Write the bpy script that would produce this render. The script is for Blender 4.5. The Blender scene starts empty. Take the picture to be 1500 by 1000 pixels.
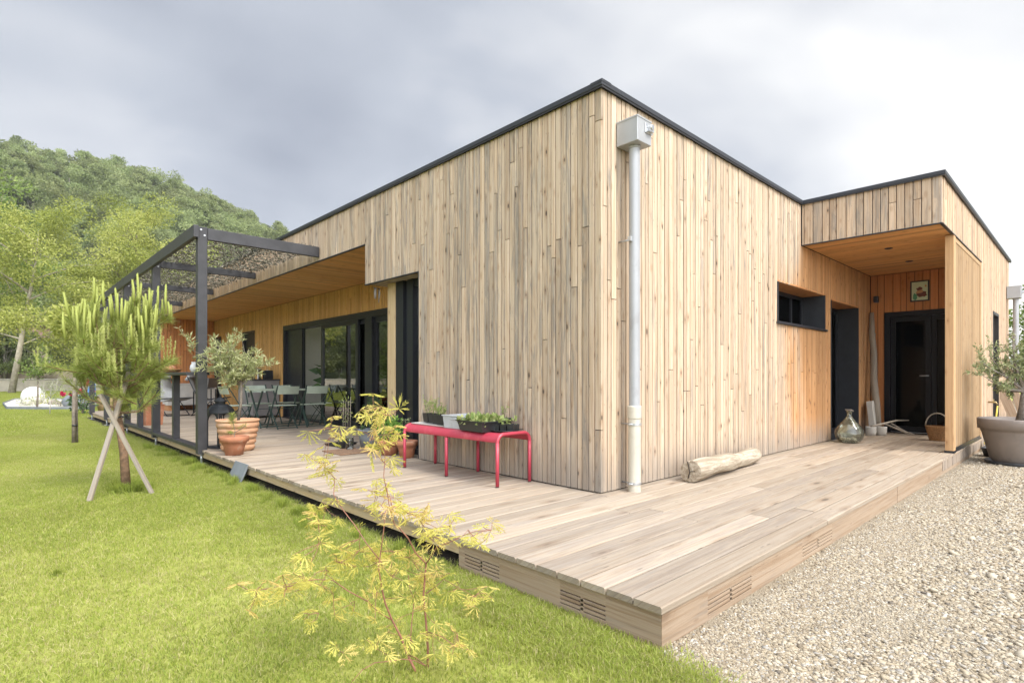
import bpy, bmesh, math, random
import numpy as np
from mathutils import Vector, Matrix, Euler
R = math.radians
random.seed(7)
rng = np.random.default_rng(7)
scene = bpy.context.scene
C = scene.collection
H = 3.40          # top of the timber walls above the deck
ZG = -0.19        # garden level (the deck is z = 0)

# ------------------------------------------------------------------ camera
cd = bpy.data.cameras.new('camera')
cam = bpy.data.objects.new('camera', cd); C.objects.link(cam)
cam.location = (-3.662, -2.8064, 0.9586)
cam.rotation_euler = (R(90), 0, R(46.656 - 90))
cd.sensor_width = 36; cd.lens = 19.3986
cd.shift_y = 53.66 / 1500
cd.clip_start = 0.05; cd.clip_end = 3000
scene.camera = cam

# ------------------------------------------------------------------ light
SUN_EL, SUN_AZ = R(50), R(-84)        # azimuth measured from +X towards +Y
sd = bpy.data.lights.new('sun', 'SUN'); sd.energy = 1.5; sd.angle = R(22); sd.color = (1, .955, .88)
sun = bpy.data.objects.new('sun', sd); C.objects.link(sun)
sv = Vector((math.cos(SUN_EL) * math.cos(SUN_AZ), math.cos(SUN_EL) * math.sin(SUN_AZ), math.sin(SUN_EL)))
sun.rotation_euler = sv.to_track_quat('Z', 'Y').to_euler()
scene.view_settings.view_transform = 'Standard'
scene.view_settings.look = 'None'
scene.view_settings.exposure = 1.54
scene.view_settings.gamma = 1
scene.cycles.max_bounces = 8
scene.cycles.diffuse_bounces = 5
scene.cycles.transparent_max_bounces = 16

world = bpy.data.worlds.new('World'); scene.world = world; world.use_nodes = True
def build_world():
    nt = world.node_tree; nt.nodes.clear(); N = nt.nodes.new; L = nt.links.new
    out = N('ShaderNodeOutputWorld'); bg = N('ShaderNodeBackground'); L(bg.outputs[0], out.inputs[0])
    sky = N('ShaderNodeTexSky'); sky.sky_type = 'NISHITA'; sky.sun_disc = False
    sky.sun_elevation = SUN_EL; sky.sun_rotation = R(90) - SUN_AZ
    skys = N('ShaderNodeMix'); skys.data_type = 'RGBA'; skys.blend_type = 'MULTIPLY'; skys.inputs[0].default_value = 1
    L(sky.outputs[0], skys.inputs[6]); skys.inputs[7].default_value = (.05, .05, .05, 1)
    tc = N('ShaderNodeTexCoord'); sep = N('ShaderNodeSeparateXYZ'); L(tc.outputs['Generated'], sep.inputs[0])
    def m(op, a, b=None, c=None):
        n = N('ShaderNodeMath'); n.operation = op
        for i, v in enumerate((a, b, c)):
            if v is None: continue
            if isinstance(v, (int, float)): n.inputs[i].default_value = v
            else: L(v, n.inputs[i])
        return n.outputs[0]
    z = m('MAXIMUM', sep.outputs[2], 0.0)
    dz = m('ADD', z, .22)
    comb = N('ShaderNodeCombineXYZ')
    L(m('DIVIDE', sep.outputs[0], dz), comb.inputs[0]); L(m('DIVIDE', sep.outputs[1], dz), comb.inputs[1])
    comb.inputs[2].default_value = 4.3
    n1 = N('ShaderNodeTexNoise'); n1.inputs['Scale'].default_value = .62; n1.inputs['Detail'].default_value = 4
    n1.inputs['Roughness'].default_value = .5; n1.inputs['Distortion'].default_value = .35
    L(comb.outputs[0], n1.inputs['Vector'])
    n2 = N('ShaderNodeTexNoise'); n2.inputs['Scale'].default_value = 2.2; n2.inputs['Detail'].default_value = 4
    n2.inputs['Distortion'].default_value = .5
    L(comb.outputs[0], n2.inputs['Vector'])
    mixn = m('ADD', m('MULTIPLY', n1.outputs[0], .84), m('MULTIPLY', n2.outputs[0], .16))
    # low band near the horizon is brighter
    low = m('POWER', m('SUBTRACT', 1.0, m('MINIMUM', z, 1.0)), 6.0)
    val = m('ADD', mixn, m('MULTIPLY', low, .22))
    ramp = N('ShaderNodeValToRGB'); L(val, ramp.inputs[0])
    e = ramp.color_ramp.elements
    e[0].position = .34; e[0].color = (.142, .155, .183, 1)
    e[1].position = .74; e[1].color = (.47, .457, .437, 1)
    a = e.new(.46); a.color = (.200, .214, .240, 1)
    b = e.new(.60); b.color = (.33, .333, .34, 1)
    mx = N('ShaderNodeMix'); mx.data_type = 'RGBA'; mx.inputs[0].default_value = .93
    L(skys.outputs[2], mx.inputs[6]); L(ramp.outputs[0], mx.inputs[7])
    # an overcast sky is brightest overhead
    zen = m('MULTIPLY', m('POWER', m('MAXIMUM', m('SUBTRACT', z, .60), 0.0), 1.5), 15.0)
    dot = N('ShaderNodeVectorMath'); dot.operation = 'DOT_PRODUCT'
    L(tc.outputs['Generated'], dot.inputs[0]); dot.inputs[1].default_value = Vector((-.50, -.76, .42)).normalized()
    fill_lobe = m('MULTIPLY', m('POWER', m('MAXIMUM', dot.outputs['Value'], 0.0), 3.0), 5.6)  # extra bright sky lobe added behind the camera to light the walls
    k = m('ADD', m('ADD', zen, fill_lobe), 1.0)
    fin = N('ShaderNodeMix'); fin.data_type = 'RGBA'; fin.blend_type = 'MULTIPLY'; fin.inputs[0].default_value = 1
    L(mx.outputs[2], fin.inputs[6])
    kc = N('ShaderNodeCombineColor'); [L(k, kc.inputs[i]) for i in range(3)]
    L(kc.outputs[0], fin.inputs[7])
    L(fin.outputs[2], bg.inputs[0]); bg.inputs[1].default_value = 1.0
build_world()

# ------------------------------------------------------------------ materials
def nodes(name):
    m = bpy.data.materials.new(name); m.use_nodes = True
    nt = m.node_tree; return m, nt, nt.nodes, nt.links, nt.nodes['Principled BSDF']
def mth(nt, op, a, b=None, clamp=False):
    n = nt.nodes.new('ShaderNodeMath'); n.operation = op; n.use_clamp = clamp
    for i, v in enumerate((a, b)):
        if v is None: continue
        if isinstance(v, (int, float)): n.inputs[i].default_value = v
        else: nt.links.new(v, n.inputs[i])
    return n.outputs[0]
def mixc(nt, f, a, b, mode='MIX'):
    n = nt.nodes.new('ShaderNodeMix'); n.data_type = 'RGBA'; n.blend_type = mode
    for i, v in ((0, f), (6, a), (7, b)):
        if isinstance(v, (int, float)): n.inputs[i].default_value = v
        elif isinstance(v, tuple): n.inputs[i].default_value = (v + (1,))[:4]
        else: nt.links.new(v, n.inputs[i])
    return n.outputs[2]
def noise(nt, vec, scale, detail=3, rough=.5, dist=0):
    n = nt.nodes.new('ShaderNodeTexNoise'); n.inputs['Scale'].default_value = scale
    n.inputs['Detail'].default_value = detail; n.inputs['Roughness'].default_value = rough
    n.inputs['Distortion'].default_value = dist
    if vec is not None: nt.links.new(vec, n.inputs['Vector'])
    return n.outputs[0]
def ramp(nt, f, lo, hi):
    n = nt.nodes.new('ShaderNodeMapRange'); n.inputs[1].default_value = lo; n.inputs[2].default_value = hi
    n.clamp = True; n.interpolation_type = 'SMOOTHSTEP'; nt.links.new(f, n.inputs[0]); return n.outputs[0]
def coord(nt, which='Object'):
    n = nt.nodes.new('ShaderNodeTexCoord'); return n.outputs[which]
def mapping(nt, vec, scale):
    n = nt.nodes.new('ShaderNodeMapping'); n.inputs['Scale'].default_value = scale
    nt.links.new(vec, n.inputs[0]); return n.outputs[0]
def bump(nt, h, strength, dist=.01):
    n = nt.nodes.new('ShaderNodeBump'); n.inputs['Strength'].default_value = strength
    n.inputs['Distance'].default_value = dist; nt.links.new(h, n.inputs['Height']); return n.outputs[0]

def plain(name, col, rough=.6, var=.12, scale=8, metal=0, bmp=.0, spec=.5, dirt=None, dirtscale=5, bscale=None):
    m, nt, N, L, p = nodes(name)
    c = coord(nt)
    n = noise(nt, c, scale, 5, .6)
    dark = tuple(x * (1 - var) for x in col); lite = tuple(min(1, x * (1 + var)) for x in col)
    cc = mixc(nt, ramp(nt, n, .3, .7), dark, lite)
    if dirt:
        d = ramp(nt, noise(nt, c, dirtscale, 6, .65, .4), .52, .72)
        cc = mixc(nt, mth(nt, 'MULTIPLY', d, .8), cc, dirt)
    L.new(cc, p.inputs['Base Color'])
    L.new(mth(nt, 'ADD', mth(nt, 'MULTIPLY', n, .25), rough - .12), p.inputs['Roughness'])
    p.inputs['Metallic'].default_value = metal; p.inputs['Specular IOR Level'].default_value = spec
    if bmp: L.new(bump(nt, noise(nt, c, bscale or scale * 6, 4), bmp), p.inputs['Normal'])
    return m

def timber(name, fresh, blond, grey, streak=.5, knots=1.0, knotcol=(.075, .055, .042), rough=.78, cells=13, alongk=5.5, splash=False, sheen=.25):
    """boards: attribute bc = (across, random, along) in metres; bt = (tone, fresh, greyness)"""
    m, nt, N, L, p = nodes(name)
    a = N.new('ShaderNodeAttribute'); a.attribute_name = 'bc'
    b = N.new('ShaderNodeAttribute'); b.attribute_name = 'bt'
    s = N.new('ShaderNodeSeparateXYZ'); L.new(b.outputs['Vector'], s.inputs[0])
    tone, fr, gr = s.outputs
    sb = N.new('ShaderNodeSeparateXYZ'); L.new(a.outputs['Vector'], sb.inputs[0])
    g1 = noise(nt, mapping(nt, a.outputs['Vector'], (55, 37, 1.3)), 1, 5, .6, .6)
    g2 = noise(nt, mapping(nt, a.outputs['Vector'], (170, 91, 3.0)), 1, 3, .6)
    g3 = noise(nt, mapping(nt, a.outputs['Vector'], (16, 53, 1.7)), 1, 7, .68, 1.2)
    col = mixc(nt, fr, blond, fresh)
    # silvering in long streaks
    gs = mth(nt, 'MULTIPLY', ramp(nt, mth(nt, 'ADD', g3, mth(nt, 'MULTIPLY', mth(nt, 'SUBTRACT', gr, .5), .26)), .46, .70), mth(nt, 'SUBTRACT', 1.0, mth(nt, 'MULTIPLY', fr, .85)))
    col = mixc(nt, mth(nt, 'MULTIPLY', gs, .85), col, grey)
    # growth-ring lines: darker, warmer
    gl = ramp(nt, g1, .40, .68)
    col = mixc(nt, mth(nt, 'MULTIPLY', gl, streak), col, mixc(nt, 1.0, col, (.70, .60, .50), 'MULTIPLY'))
    fine = ramp(nt, g2, .5, .75)
    col = mixc(nt, mth(nt, 'MULTIPLY', fine, streak * .6), col, mixc(nt, 1.0, col, (.72, .66, .6), 'MULTIPLY'))
    # whole-board tone
    tv = N.new('ShaderNodeCombineColor')
    t = mth(nt, 'ADD', mth(nt, 'MULTIPLY', tone, .30), .79)
    for i in range(3): L.new(t, tv.inputs[i])
    col = mixc(nt, 1.0, col, tv.outputs[0], 'MULTIPLY')
    # knots with a dark eye and a smear along the grain
    if knots:
        v = N.new('ShaderNodeTexVoronoi'); v.inputs['Scale'].default_value = 1
        L.new(mapping(nt, a.outputs['Vector'], (cells, 61, alongk)), v.inputs['Vector'])
        vd = mth(nt, 'ADD', v.outputs['Distance'], mth(nt, 'MULTIPLY', mth(nt, 'SUBTRACT', g1, .5), .12))
        vc = N.new('ShaderNodeSeparateColor'); L.new(v.outputs['Color'], vc.inputs[0])
        vd = mth(nt, 'ADD', vd, mth(nt, 'ADD', mth(nt, 'MULTIPLY', vc.outputs[0], .12), mth(nt, 'MULTIPLY', mth(nt, 'GREATER_THAN', vc.outputs[1], .80), 1.0)))
        eye = mth(nt, 'SUBTRACT', 1.0, ramp(nt, vd, .10, .19))
        ring = mth(nt, 'MULTIPLY', ramp(nt, vd, .19, .23), mth(nt, 'SUBTRACT', 1.0, ramp(nt, vd, .23, .30)))
        halo = mth(nt, 'MAXIMUM', mth(nt, 'SUBTRACT', 1.0, ramp(nt, vd, .14, .42)), ring)
        v2 = N.new('ShaderNodeTexVoronoi'); v2.inputs['Scale'].default_value = 1
        L.new(mapping(nt, a.outputs['Vector'], (cells * 2.3, 83, alongk * 1.4)), v2.inputs['Vector'])
        eye = mth(nt, 'MAXIMUM', eye, mth(nt, 'MULTIPLY', mth(nt, 'SUBTRACT', 1.0, ramp(nt, v2.outputs['Distance'], .04, .11)), .7))
        col = mixc(nt, mth(nt, 'MULTIPLY', halo, min(1, .5 * knots)), col, mixc(nt, 1.0, col, (.62, .5, .4), 'MULTIPLY'))
        col = mixc(nt, mth(nt, 'MULTIPLY', eye, min(1, .95 * knots)), col, knotcol)
    if splash:   # grey-green weathering at the foot of the wall, where rain splashes
        o = N.new('ShaderNodeSeparateXYZ'); L.new(coord(nt), o.inputs[0])
        h = mth(nt, 'ADD', o.outputs[2], mth(nt, 'MULTIPLY', mth(nt, 'SUBTRACT', g3, .5), .9))
        f = mth(nt, 'SUBTRACT', 1.0, ramp(nt, h, -.05, .42))
        col = mixc(nt, mth(nt, 'MULTIPLY', f, .72), col, (.23, .20, .17))
    L.new(col, p.inputs['Base Color'])
    p.inputs['Roughness'].default_value = rough; p.inputs['Specular IOR Level'].default_value = sheen
    L.new(bump(nt, mth(nt, 'ADD', g1, g2), .35, .003), p.inputs['Normal'])
    return m

def leafmat(name, c0, c1, c2=None, trans=.35, rough=.55, objvar=0.0):
    """foliage: point attribute tone picks the shade; a share of light passes through"""
    m, nt, N, L, p = nodes(name)
    a = N.new('ShaderNodeAttribute'); a.attribute_name = 'tone'
    cr = N.new('ShaderNodeValToRGB'); e = cr.color_ramp.elements
    e[0].color = c0 + (1,); e[1].color = c1 + (1,)
    if c2: x = e.new(.5); x.color = c1 + (1,); e[-1].color = c2 + (1,)
    L.new(a.outputs['Fac'], cr.inputs[0])
    col = cr.outputs[0]
    if objvar:
        oi = N.new('ShaderNodeObjectInfo')
        hs = N.new('ShaderNodeHueSaturation'); L.new(col, hs.inputs['Color'])
        L.new(mth(nt, 'ADD', mth(nt, 'MULTIPLY', oi.outputs['Random'], objvar * .05), .5 - objvar * .03), hs.inputs['Hue'])
        L.new(mth(nt, 'ADD', mth(nt, 'MULTIPLY', oi.outputs['Random'], objvar), 1 - objvar * .5), hs.inputs['Value'])
        col = hs.outputs[0]
    L.new(col, p.inputs['Base Color']); p.inputs['Roughness'].default_value = rough
    p.inputs['Specular IOR Level'].default_value = .3
    tr = N.new('ShaderNodeBsdfTranslucent'); L.new(col, tr.inputs[0])
    mx = N.new('ShaderNodeMixShader'); mx.inputs[0].default_value = trans
    L.new(p.outputs[0], mx.inputs[1]); L.new(tr.outputs[0], mx.inputs[2])
    L.new(mx.outputs[0], N['Material Output'].inputs[0])
    return m

def glassmat(name, tint=(.85, .9, .88), refl=1.0):
    m, nt, N, L, p = nodes(name); N.remove(p)
    tr = N.new('ShaderNodeBsdfTransparent'); tr.inputs[0].default_value = tint + (1,)
    gl = N.new('ShaderNodeBsdfGlossy'); gl.inputs['Roughness'].default_value = .01
    wob = bump(nt, noise(nt, coord(nt), 1.2, 2), .02, .05); L.new(wob, gl.inputs['Normal'])
    f = N.new('ShaderNodeFresnel'); f.inputs[0].default_value = 1.5
    mx = N.new('ShaderNodeMixShader')
    L.new(mth(nt, 'MULTIPLY', f.outputs[0], 2.0 * refl, True), mx.inputs[0])
    L.new(tr.outputs[0], mx.inputs[1]); L.new(gl.outputs[0], mx.inputs[2])
    L.new(mx.outputs[0], N['Material Output'].inputs[0])
    return m

M = {}
M['cladding'] = timber('weathered_larch', (.53, .29, .13), (.53, .43, .322), (.265, .24, .21), .75, 1.0, splash=True)
M['golden'] = timber('sheltered_larch', (.58, .335, .115), (.56, .37, .18), (.34, .26, .17), .5, .8, (.2, .075, .03))
M['orange'] = timber('sheltered_red_larch', (.58, .245, .095), (.58, .30, .12), (.4, .25, .14), .5, .8, (.17, .06, .03))
M['soffit'] = timber('soffit_larch', (.72, .38, .145), (.68, .42, .19), (.36, .28, .19), .6, .7, (.2, .08, .03))
M['deck'] = timber('weathered_decking', (.38, .29, .20), (.375, .31, .238), (.31, .262, .215), .55, .8, (.10, .08, .06), .72, 7, 2.0)
M['skirt'] = timber('fresh_skirting', (.36, .255, .17), (.35, .275, .20), (.26, .22, .18), .7, .6, (.17, .11, .07), .75, 5, 2.2)
M['screen'] = timber('screen_larch', (.48, .29, .14), (.46, .34, .21), (.4, .34, .27), .5, .7, (.2, .1, .05))
M['post_wood'] = timber('pale_post', (.47, .34, .18), (.47, .36, .22), (.4, .35, .28), .45, .6)
M['stake'] = timber('grey_stake', (.30, .25, .19), (.30, .265, .215), (.23, .21, .19), .5, .3)
M['anthracite'] = plain('anthracite_metal', (.024, .026, .031), .42, .12, 12, 0, .03)
M['frame'] = plain('dark_frame', (.012, .0135, .018), .38, .1, 10)
M['door_black'] = plain('black_door', (.005, .0055, .007), .45, .1, 10, spec=.25)
M['pergola'] = plain('black_painted_timber', (.038, .037, .040), .5, .22, 6, 0, .12, bscale=40)
M['zinc'] = plain('grey_zinc', (.36, .365, .37), .4, .06, 5, .25)
M['pipe_grey'] = plain('grey_pipe', (.33, .335, .345), .34, .05, 3, .05, dirt=(.27, .27, .27), dirtscale=4)
M['pipe_cream'] = plain('cream_pvc', (.49, .455, .375), .35, .04, 4, dirt=(.40, .36, .29), dirtscale=9)
M['steel'] = plain('galvanised_steel', (.5, .51, .52), .4, .12, 20, .8)
M['core'] = plain('wall_membrane', (.012, .012, .013), .9, .1)
M['plaster'] = plain('white_plaster', (.72, .71, .69), .8, .03, 3)
M['tile'] = plain('interior_floor', (.42, .40, .37), .35, .06, 3)
M['glass'] = glassmat('window_glass', (.80, .85, .83), 1.35)
M['glass_dark'] = glassmat('dark_glass', (.10, .105, .115), .12)
M['red'] = plain('raspberry_paint', (.40, .04, .065), .42, .06, 5, 0, .03, dirt=(.55, .12, .13), dirtscale=6)
M['terracotta'] = plain('terracotta', (.38, .155, .08), .8, .15, 7, 0, .1, dirt=(.42, .28, .2), dirtscale=9)
M['terracotta_pale'] = plain('pale_terracotta', (.52, .29, .165), .8, .12, 9, 0, .12, dirt=(.56, .40, .28), dirtscale=7)
def log_wood():
    m, nt, N, L, p = nodes('driftwood_grain'); c = coord(nt)
    g = noise(nt, mapping(nt, c, (2.2, 34, 34)), 1, 6, .65, .5); f = noise(nt, mapping(nt, c, (9, 120, 120)), 1, 4, .6); q = noise(nt, c, 4.5, 5, .6, .4)
    col = mixc(nt, ramp(nt, g, .35, .68), (.28, .225, .16), (.52, .45, .35)); col = mixc(nt, mth(nt, 'MULTIPLY', ramp(nt, f, .5, .72), .5), col, (.17, .13, .09)); col = mixc(nt, mth(nt, 'MULTIPLY', ramp(nt, q, .5, .72), .55), col, (.27, .205, .135))
    L.new(col, p.inputs['Base Color']); p.inputs['Roughness'].default_value = .85; p.inputs['Specular IOR Level'].default_value = .2
    L.new(bump(nt, mth(nt, 'ADD', g, mth(nt, 'MULTIPLY', f, .5)), .9, .012), p.inputs['Normal']); return m
M['log'] = log_wood()
M['bark_pale'] = plain('pale_bark', (.33, .29, .23), .9, .25, 5, 0, .5, dirt=(.2, .17, .13), dirtscale=2)
M['soil'] = plain('soil', (.045, .032, .022), .95, .5, 40, 0, .5)
M['black_plastic'] = plain('black_plastic', (.022, .022, .023), .45, .2, 10)
M['grey_plastic'] = plain('grey_plastic', (.42, .44, .46), .5, .06, 6, dirt=(.3, .3, .28))
M['pale_plastic'] = plain('pale_tray', (.48, .46, .43), .5, .08, 6, dirt=(.45, .4, .33))
M['taupe'] = plain('taupe_planter', (.225, .19, .165), .62, .1, 5, 0, .05, dirt=(.15, .125, .11), dirtscale=3)
M['slate'] = plain('grey_slate', (.16, .175, .185), .7, .12, 6, 0, .15)
M['sage'] = plain('sage_paint', (.38, .43, .34), .4, .08, 8)
M['dark_green'] = plain('dark_green_steel', (.035, .06, .05), .4, .1, 8)
M['lantern'] = plain('blackened_metal', (.045, .048, .052), .55, .25, 9, .3, .1)
M['canvas'] = plain('grey_canvas', (.33, .33, .32), .9, .08, 12, 0, .2, bscale=150)
M['cabinet'] = plain('grey_cabinet', (.22, .20, .19), .6, .1, 4)
M['white'] = plain('white_surface', (.6, .59, .57), .45, .03, 4)
M['bark'] = plain('grey_bark', (.20, .165, .13), .9, .35, 14, 0, .7, dirt=(.33, .31, .27), dirtscale=8)
M['bark_pine'] = plain('pine_bark', (.21, .125, .075), .9, .4, 22, 0, .9, dirt=(.32, .22, .15), dirtscale=15)
M['stem_red'] = plain('reddish_stem', (.26, .115, .075), .6, .25, 20)
M['driftwood'] = plain('bleached_driftwood', (.40, .345, .27), .8, .2, 9, 0, .6, dirt=(.28, .215, .15), dirtscale=7, bscale=25)
M['wicker'] = plain('wicker', (.36, .19, .075), .75, .35, 60, 0, .6)
M['concrete'] = plain('pale_concrete', (.46, .43, .38), .85, .1, 4, 0, .2)
M['stone_pale'] = plain('pale_stones', (.48, .44, .38), .85, .3, 12, 0, .4)
M['rust_mat'] = plain('coir_mat', (.22, .13, .075), .95, .25, 30, 0, .6)
M['blue'] = plain('blue_cloth', (.12, .27, .62), .8, .1, 9)
M['yellow'] = plain('yellow_hose', (.62, .50, .06), .4, .1, 9)
M['brass'] = plain('aged_brass', (.36, .27, .13), .4, .2, 20, .8)
M['render'] = plain('tan_render', (.44, .36, .29), .85, .08, 2, 0, .1)
M['roof_tile'] = plain('brown_roof', (.20, .125, .09), .85, .2, 5, 0, .3)
M['garden_wall'] = plain('old_wall', (.42, .375, .31), .9, .15, 2, 0, .3)
M['horn'] = plain('horn_branch', (.30, .25, .19), .6, .3, 14)
M['cloth_white'] = plain('off_white_cloth', (.5, .48, .44), .85, .06, 7)

# ------------------------------------------------------------------ mesh helpers
X, Y, Z = Vector((1, 0, 0)), Vector((0, 1, 0)), Vector((0, 0, 1))
class MB:
    def __init__(s): s.v = []; s.f = []; s.sm = []; s.mi = []; s.bc = []; s.bt = []; s.cur = 0
    def add(s, vs, fs, smooth=False, bc=None, bt=None):
        n = len(s.v); s.v += [tuple(v) for v in vs]
        s.bc += bc or [(0, 0, 0)] * len(vs); s.bt += bt or [(.5, .5, .5)] * len(vs)
        for f in fs: s.f.append(tuple(n + i for i in f)); s.sm.append(smooth); s.mi.append(s.cur)
        return s
    def box(s, x0, x1, y0, y1, z0, z1, c=0.0):
        return s.obox(Vector(((x0 + x1) / 2, (y0 + y1) / 2, (z0 + z1) / 2)), (abs(x1 - x0), abs(y1 - y0), abs(z1 - z0)), c=c)
    def obox(s, ctr, size, rot=None, c=0.0, bt=None):
        """box, optionally chamfered on every edge, with board coordinates along its longest side"""
        hx, hy, hz = size[0] / 2, size[1] / 2, size[2] / 2
        rot = rot or Matrix.Identity(3)
        if c > 0:
            c = min(c, hx * .9, hy * .9, hz * .9)
            pts = []
            for sx in (-1, 1):
                for sy in (-1, 1):
                    for sz in (-1, 1):
                        pts += [(sx * hx, sy * (hy - c), sz * (hz - c)), (sx * (hx - c), sy * hy, sz * (hz - c)), (sx * (hx - c), sy * (hy - c), sz * hz)]
            idx = lambda i, j, k, a: ((i * 2 + j) * 2 + k) * 3 + a
            fs = []
            for i in (0, 1):
                q = [idx(i, 0, 0, 0), idx(i, 1, 0, 0), idx(i, 1, 1, 0), idx(i, 0, 1, 0)]; fs.append(q if i else q[::-1])
                q = [idx(0, i, 0, 1), idx(0, i, 1, 1), idx(1, i, 1, 1), idx(1, i, 0, 1)]; fs.append(q if i else q[::-1])
                q = [idx(0, 0, i, 2), idx(1, 0, i, 2), idx(1, 1, i, 2), idx(0, 1, i, 2)]; fs.append(q if i else q[::-1])
            for a in (0, 1):
                for b in (0, 1):
                    q = [idx(a, b, 0, 0), idx(a, b, 1, 0), idx(a, b, 1, 1), idx(a, b, 0, 1)]; fs.append(q if a == b else q[::-1])
                    q = [idx(a, 0, b, 0), idx(a, 1, b, 0), idx(a, 1, b, 2), idx(a, 0, b, 2)]; fs.append(q if a != b else q[::-1])
                    q = [idx(0, a, b, 1), idx(1, a, b, 1), idx(1, a, b, 2), idx(0, a, b, 2)]; fs.append(q if a == b else q[::-1])
            for i in (0, 1):
                for j in (0, 1):
                    for k in (0, 1):
                        t = [idx(i, j, k, 0), idx(i, j, k, 1), idx(i, j, k, 2)]; fs.append(t if (i + j + k) % 2 else t[::-1])
        else:
            pts = [(sx * hx, sy * hy, sz * hz) for sx in (-1, 1) for sy in (-1, 1) for sz in (-1, 1)]
            fs = [(0, 1, 3, 2), (4, 6, 7, 5), (0, 4, 5, 1), (2, 3, 7, 6), (0, 2, 6, 4), (1, 5, 7, 3)]
        ax = max(range(3), key=lambda i: size[i]); oth = [i for i in range(3) if i != ax]
        r = random.random()
        bc = [(p[oth[0]] + p[oth[1]], r, p[ax] + r * 5) for p in pts]
        b = bt or (random.random(), .5, random.random())
        return s.add([ctr + rot @ Vector(p) for p in pts], fs, False, bc, [b] * len(pts))
    def bar(s, p, q, w, h, c=0.0, up=Z, bt=None):
        p, q = Vector(p), Vector(q); d = q - p; l = d.length; d.normalize()
        u = Vector(up)
        if abs(d.dot(u)) > .99: u = Y
        sx = d.cross(u).normalized(); uu = sx.cross(d).normalized()
        rot = Matrix((sx, uu, d)).transposed()
        return s.obox((p + q) / 2, (w, h, l), rot, c, bt)
    def tube(s, pts, r, n=8, cap=True, smooth=True):
        pts = [Vector(p) for p in pts]; rs = r if isinstance(r, (list, tuple)) else [r] * len(pts)
        ring = []; vs = []; bc = []; prev = None; ln = 0; rr = random.random()
        for i, p in enumerate(pts):
            d = (pts[min(i + 1, len(pts) - 1)] - pts[max(i - 1, 0)]).normalized()
            u = prev if prev is not None else (X if abs(d.x) < .8 else Y)
            a = (u - d * u.dot(d)).normalized(); b = d.cross(a); prev = a
            if i: ln += (p - pts[i - 1]).length
            for k in range(n):
                t = 2 * math.pi * k / n; vs.append(p + a * math.cos(t) * rs[i] + b * math.sin(t) * rs[i]); bc.append((t * rs[i], rr, ln))
        fs = [(i * n + k, i * n + (k + 1) % n, (i + 1) * n + (k + 1) % n, (i + 1) * n + k) for i in range(len(pts) - 1) for k in range(n)]
        s.add(vs, fs, smooth, bc)
        if cap:
            m = len(s.v) - len(vs)
            s.f.append(tuple(m + k for k in reversed(range(n)))); s.sm.append(False); s.mi.append(s.cur)
            s.f.append(tuple(m + (len(pts) - 1) * n + k for k in range(n))); s.sm.append(False); s.mi.append(s.cur)
        return s
    def lathe(s, prof, n=32, ctr=(0, 0, 0), wob=0.0, smooth=True):
        vs = []; ctr = Vector(ctr)
        for j, (r, z) in enumerate(prof):
            for k in range(n):
                t = 2 * math.pi * k / n; q = r * (1 + wob * math.sin(3 * t + j))
                vs.append(ctr + Vector((q * math.cos(t), q * math.sin(t), z)))
        fs = [(j * n + k, j * n + (k + 1) % n, (j + 1) * n + (k + 1) % n, (j + 1) * n + k) for j in range(len(prof) - 1) for k in range(n)]
        return s.add(vs, fs, smooth)
    def disc(s, ctr, r, n=24, up=1):
        c = Vector(ctr); vs = [c + Vector((r * math.cos(2 * math.pi * k / n), r * math.sin(2 * math.pi * k / n), 0)) for k in range(n)]
        return s.add(vs, [tuple(range(n)) if up > 0 else tuple(reversed(range(n)))])
    def quad(s, a, b, c, d): return s.add([a, b, c, d], [(0, 1, 2, 3)])
    def rock(s, ctr, size, seed=0, sub=2, rough=.25):
        bm = bmesh.new(); bmesh.ops.create_icosphere(bm, subdivisions=sub, radius=1)
        r = random.Random(seed); off = [Vector((r.gauss(0, 1), r.gauss(0, 1), r.gauss(0, 1))).normalized() for _ in range(9)]
        w = [r.uniform(-rough, rough) for _ in off]
        vs = []
        for v in bm.verts:
            k = 1 + sum(a * max(0, v.co.normalized().dot(o)) ** 2 for a, o in zip(w, off))
            vs.append(Vector((v.co.x * size[0], v.co.y * size[1], v.co.z * size[2])) * k + Vector(ctr))
        fs = [tuple(v.index for v in f.verts) for f in bm.faces]; bm.free()
        return s.add(vs, fs, True)
    def board(s, o, A, N, L, w, t, l, a0=0, c=.003, fresh=None, tone=None, grey=None, step=.45):
        """one board: o = back corner, A across, N out of the wall, L along; chamfered front arrises"""
        n = max(1, int(math.ceil(l / step))); r = random.random() * 7; a00 = random.random() * 3
        prof = [(0, 0), (0, t - c), (c, t), (w - c, t), (w, t - c), (w, 0)]
        tone = random.random() if tone is None else tone; grey = random.random() if grey is None else grey
        vs = []; bc = []; bt = []
        for i in range(n + 1):
            q = l * i / n
            for pa, pn in prof:
                P = o + A * pa + N * pn + L * q; vs.append(P); bc.append((pa + pn + a00, r, q + r * 3)); bt.append((tone, fresh(P) if fresh else .5, grey))
        fs = []
        flip = A.cross(N).dot(L) < 0
        for i in range(n):
            for k in range(6):
                f = (i * 6 + k, (i + 1) * 6 + k, (i + 1) * 6 + (k + 1) % 6, i * 6 + (k + 1) % 6); fs.append(f[::-1] if flip else f)
        e0 = tuple(range(6)); e1 = tuple(n * 6 + k for k in range(6))
        fs.append(e0 if not flip else e0[::-1]); fs.append(e1[::-1] if not flip else e1)
        return s.add(vs, fs, False, bc, bt)
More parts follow.
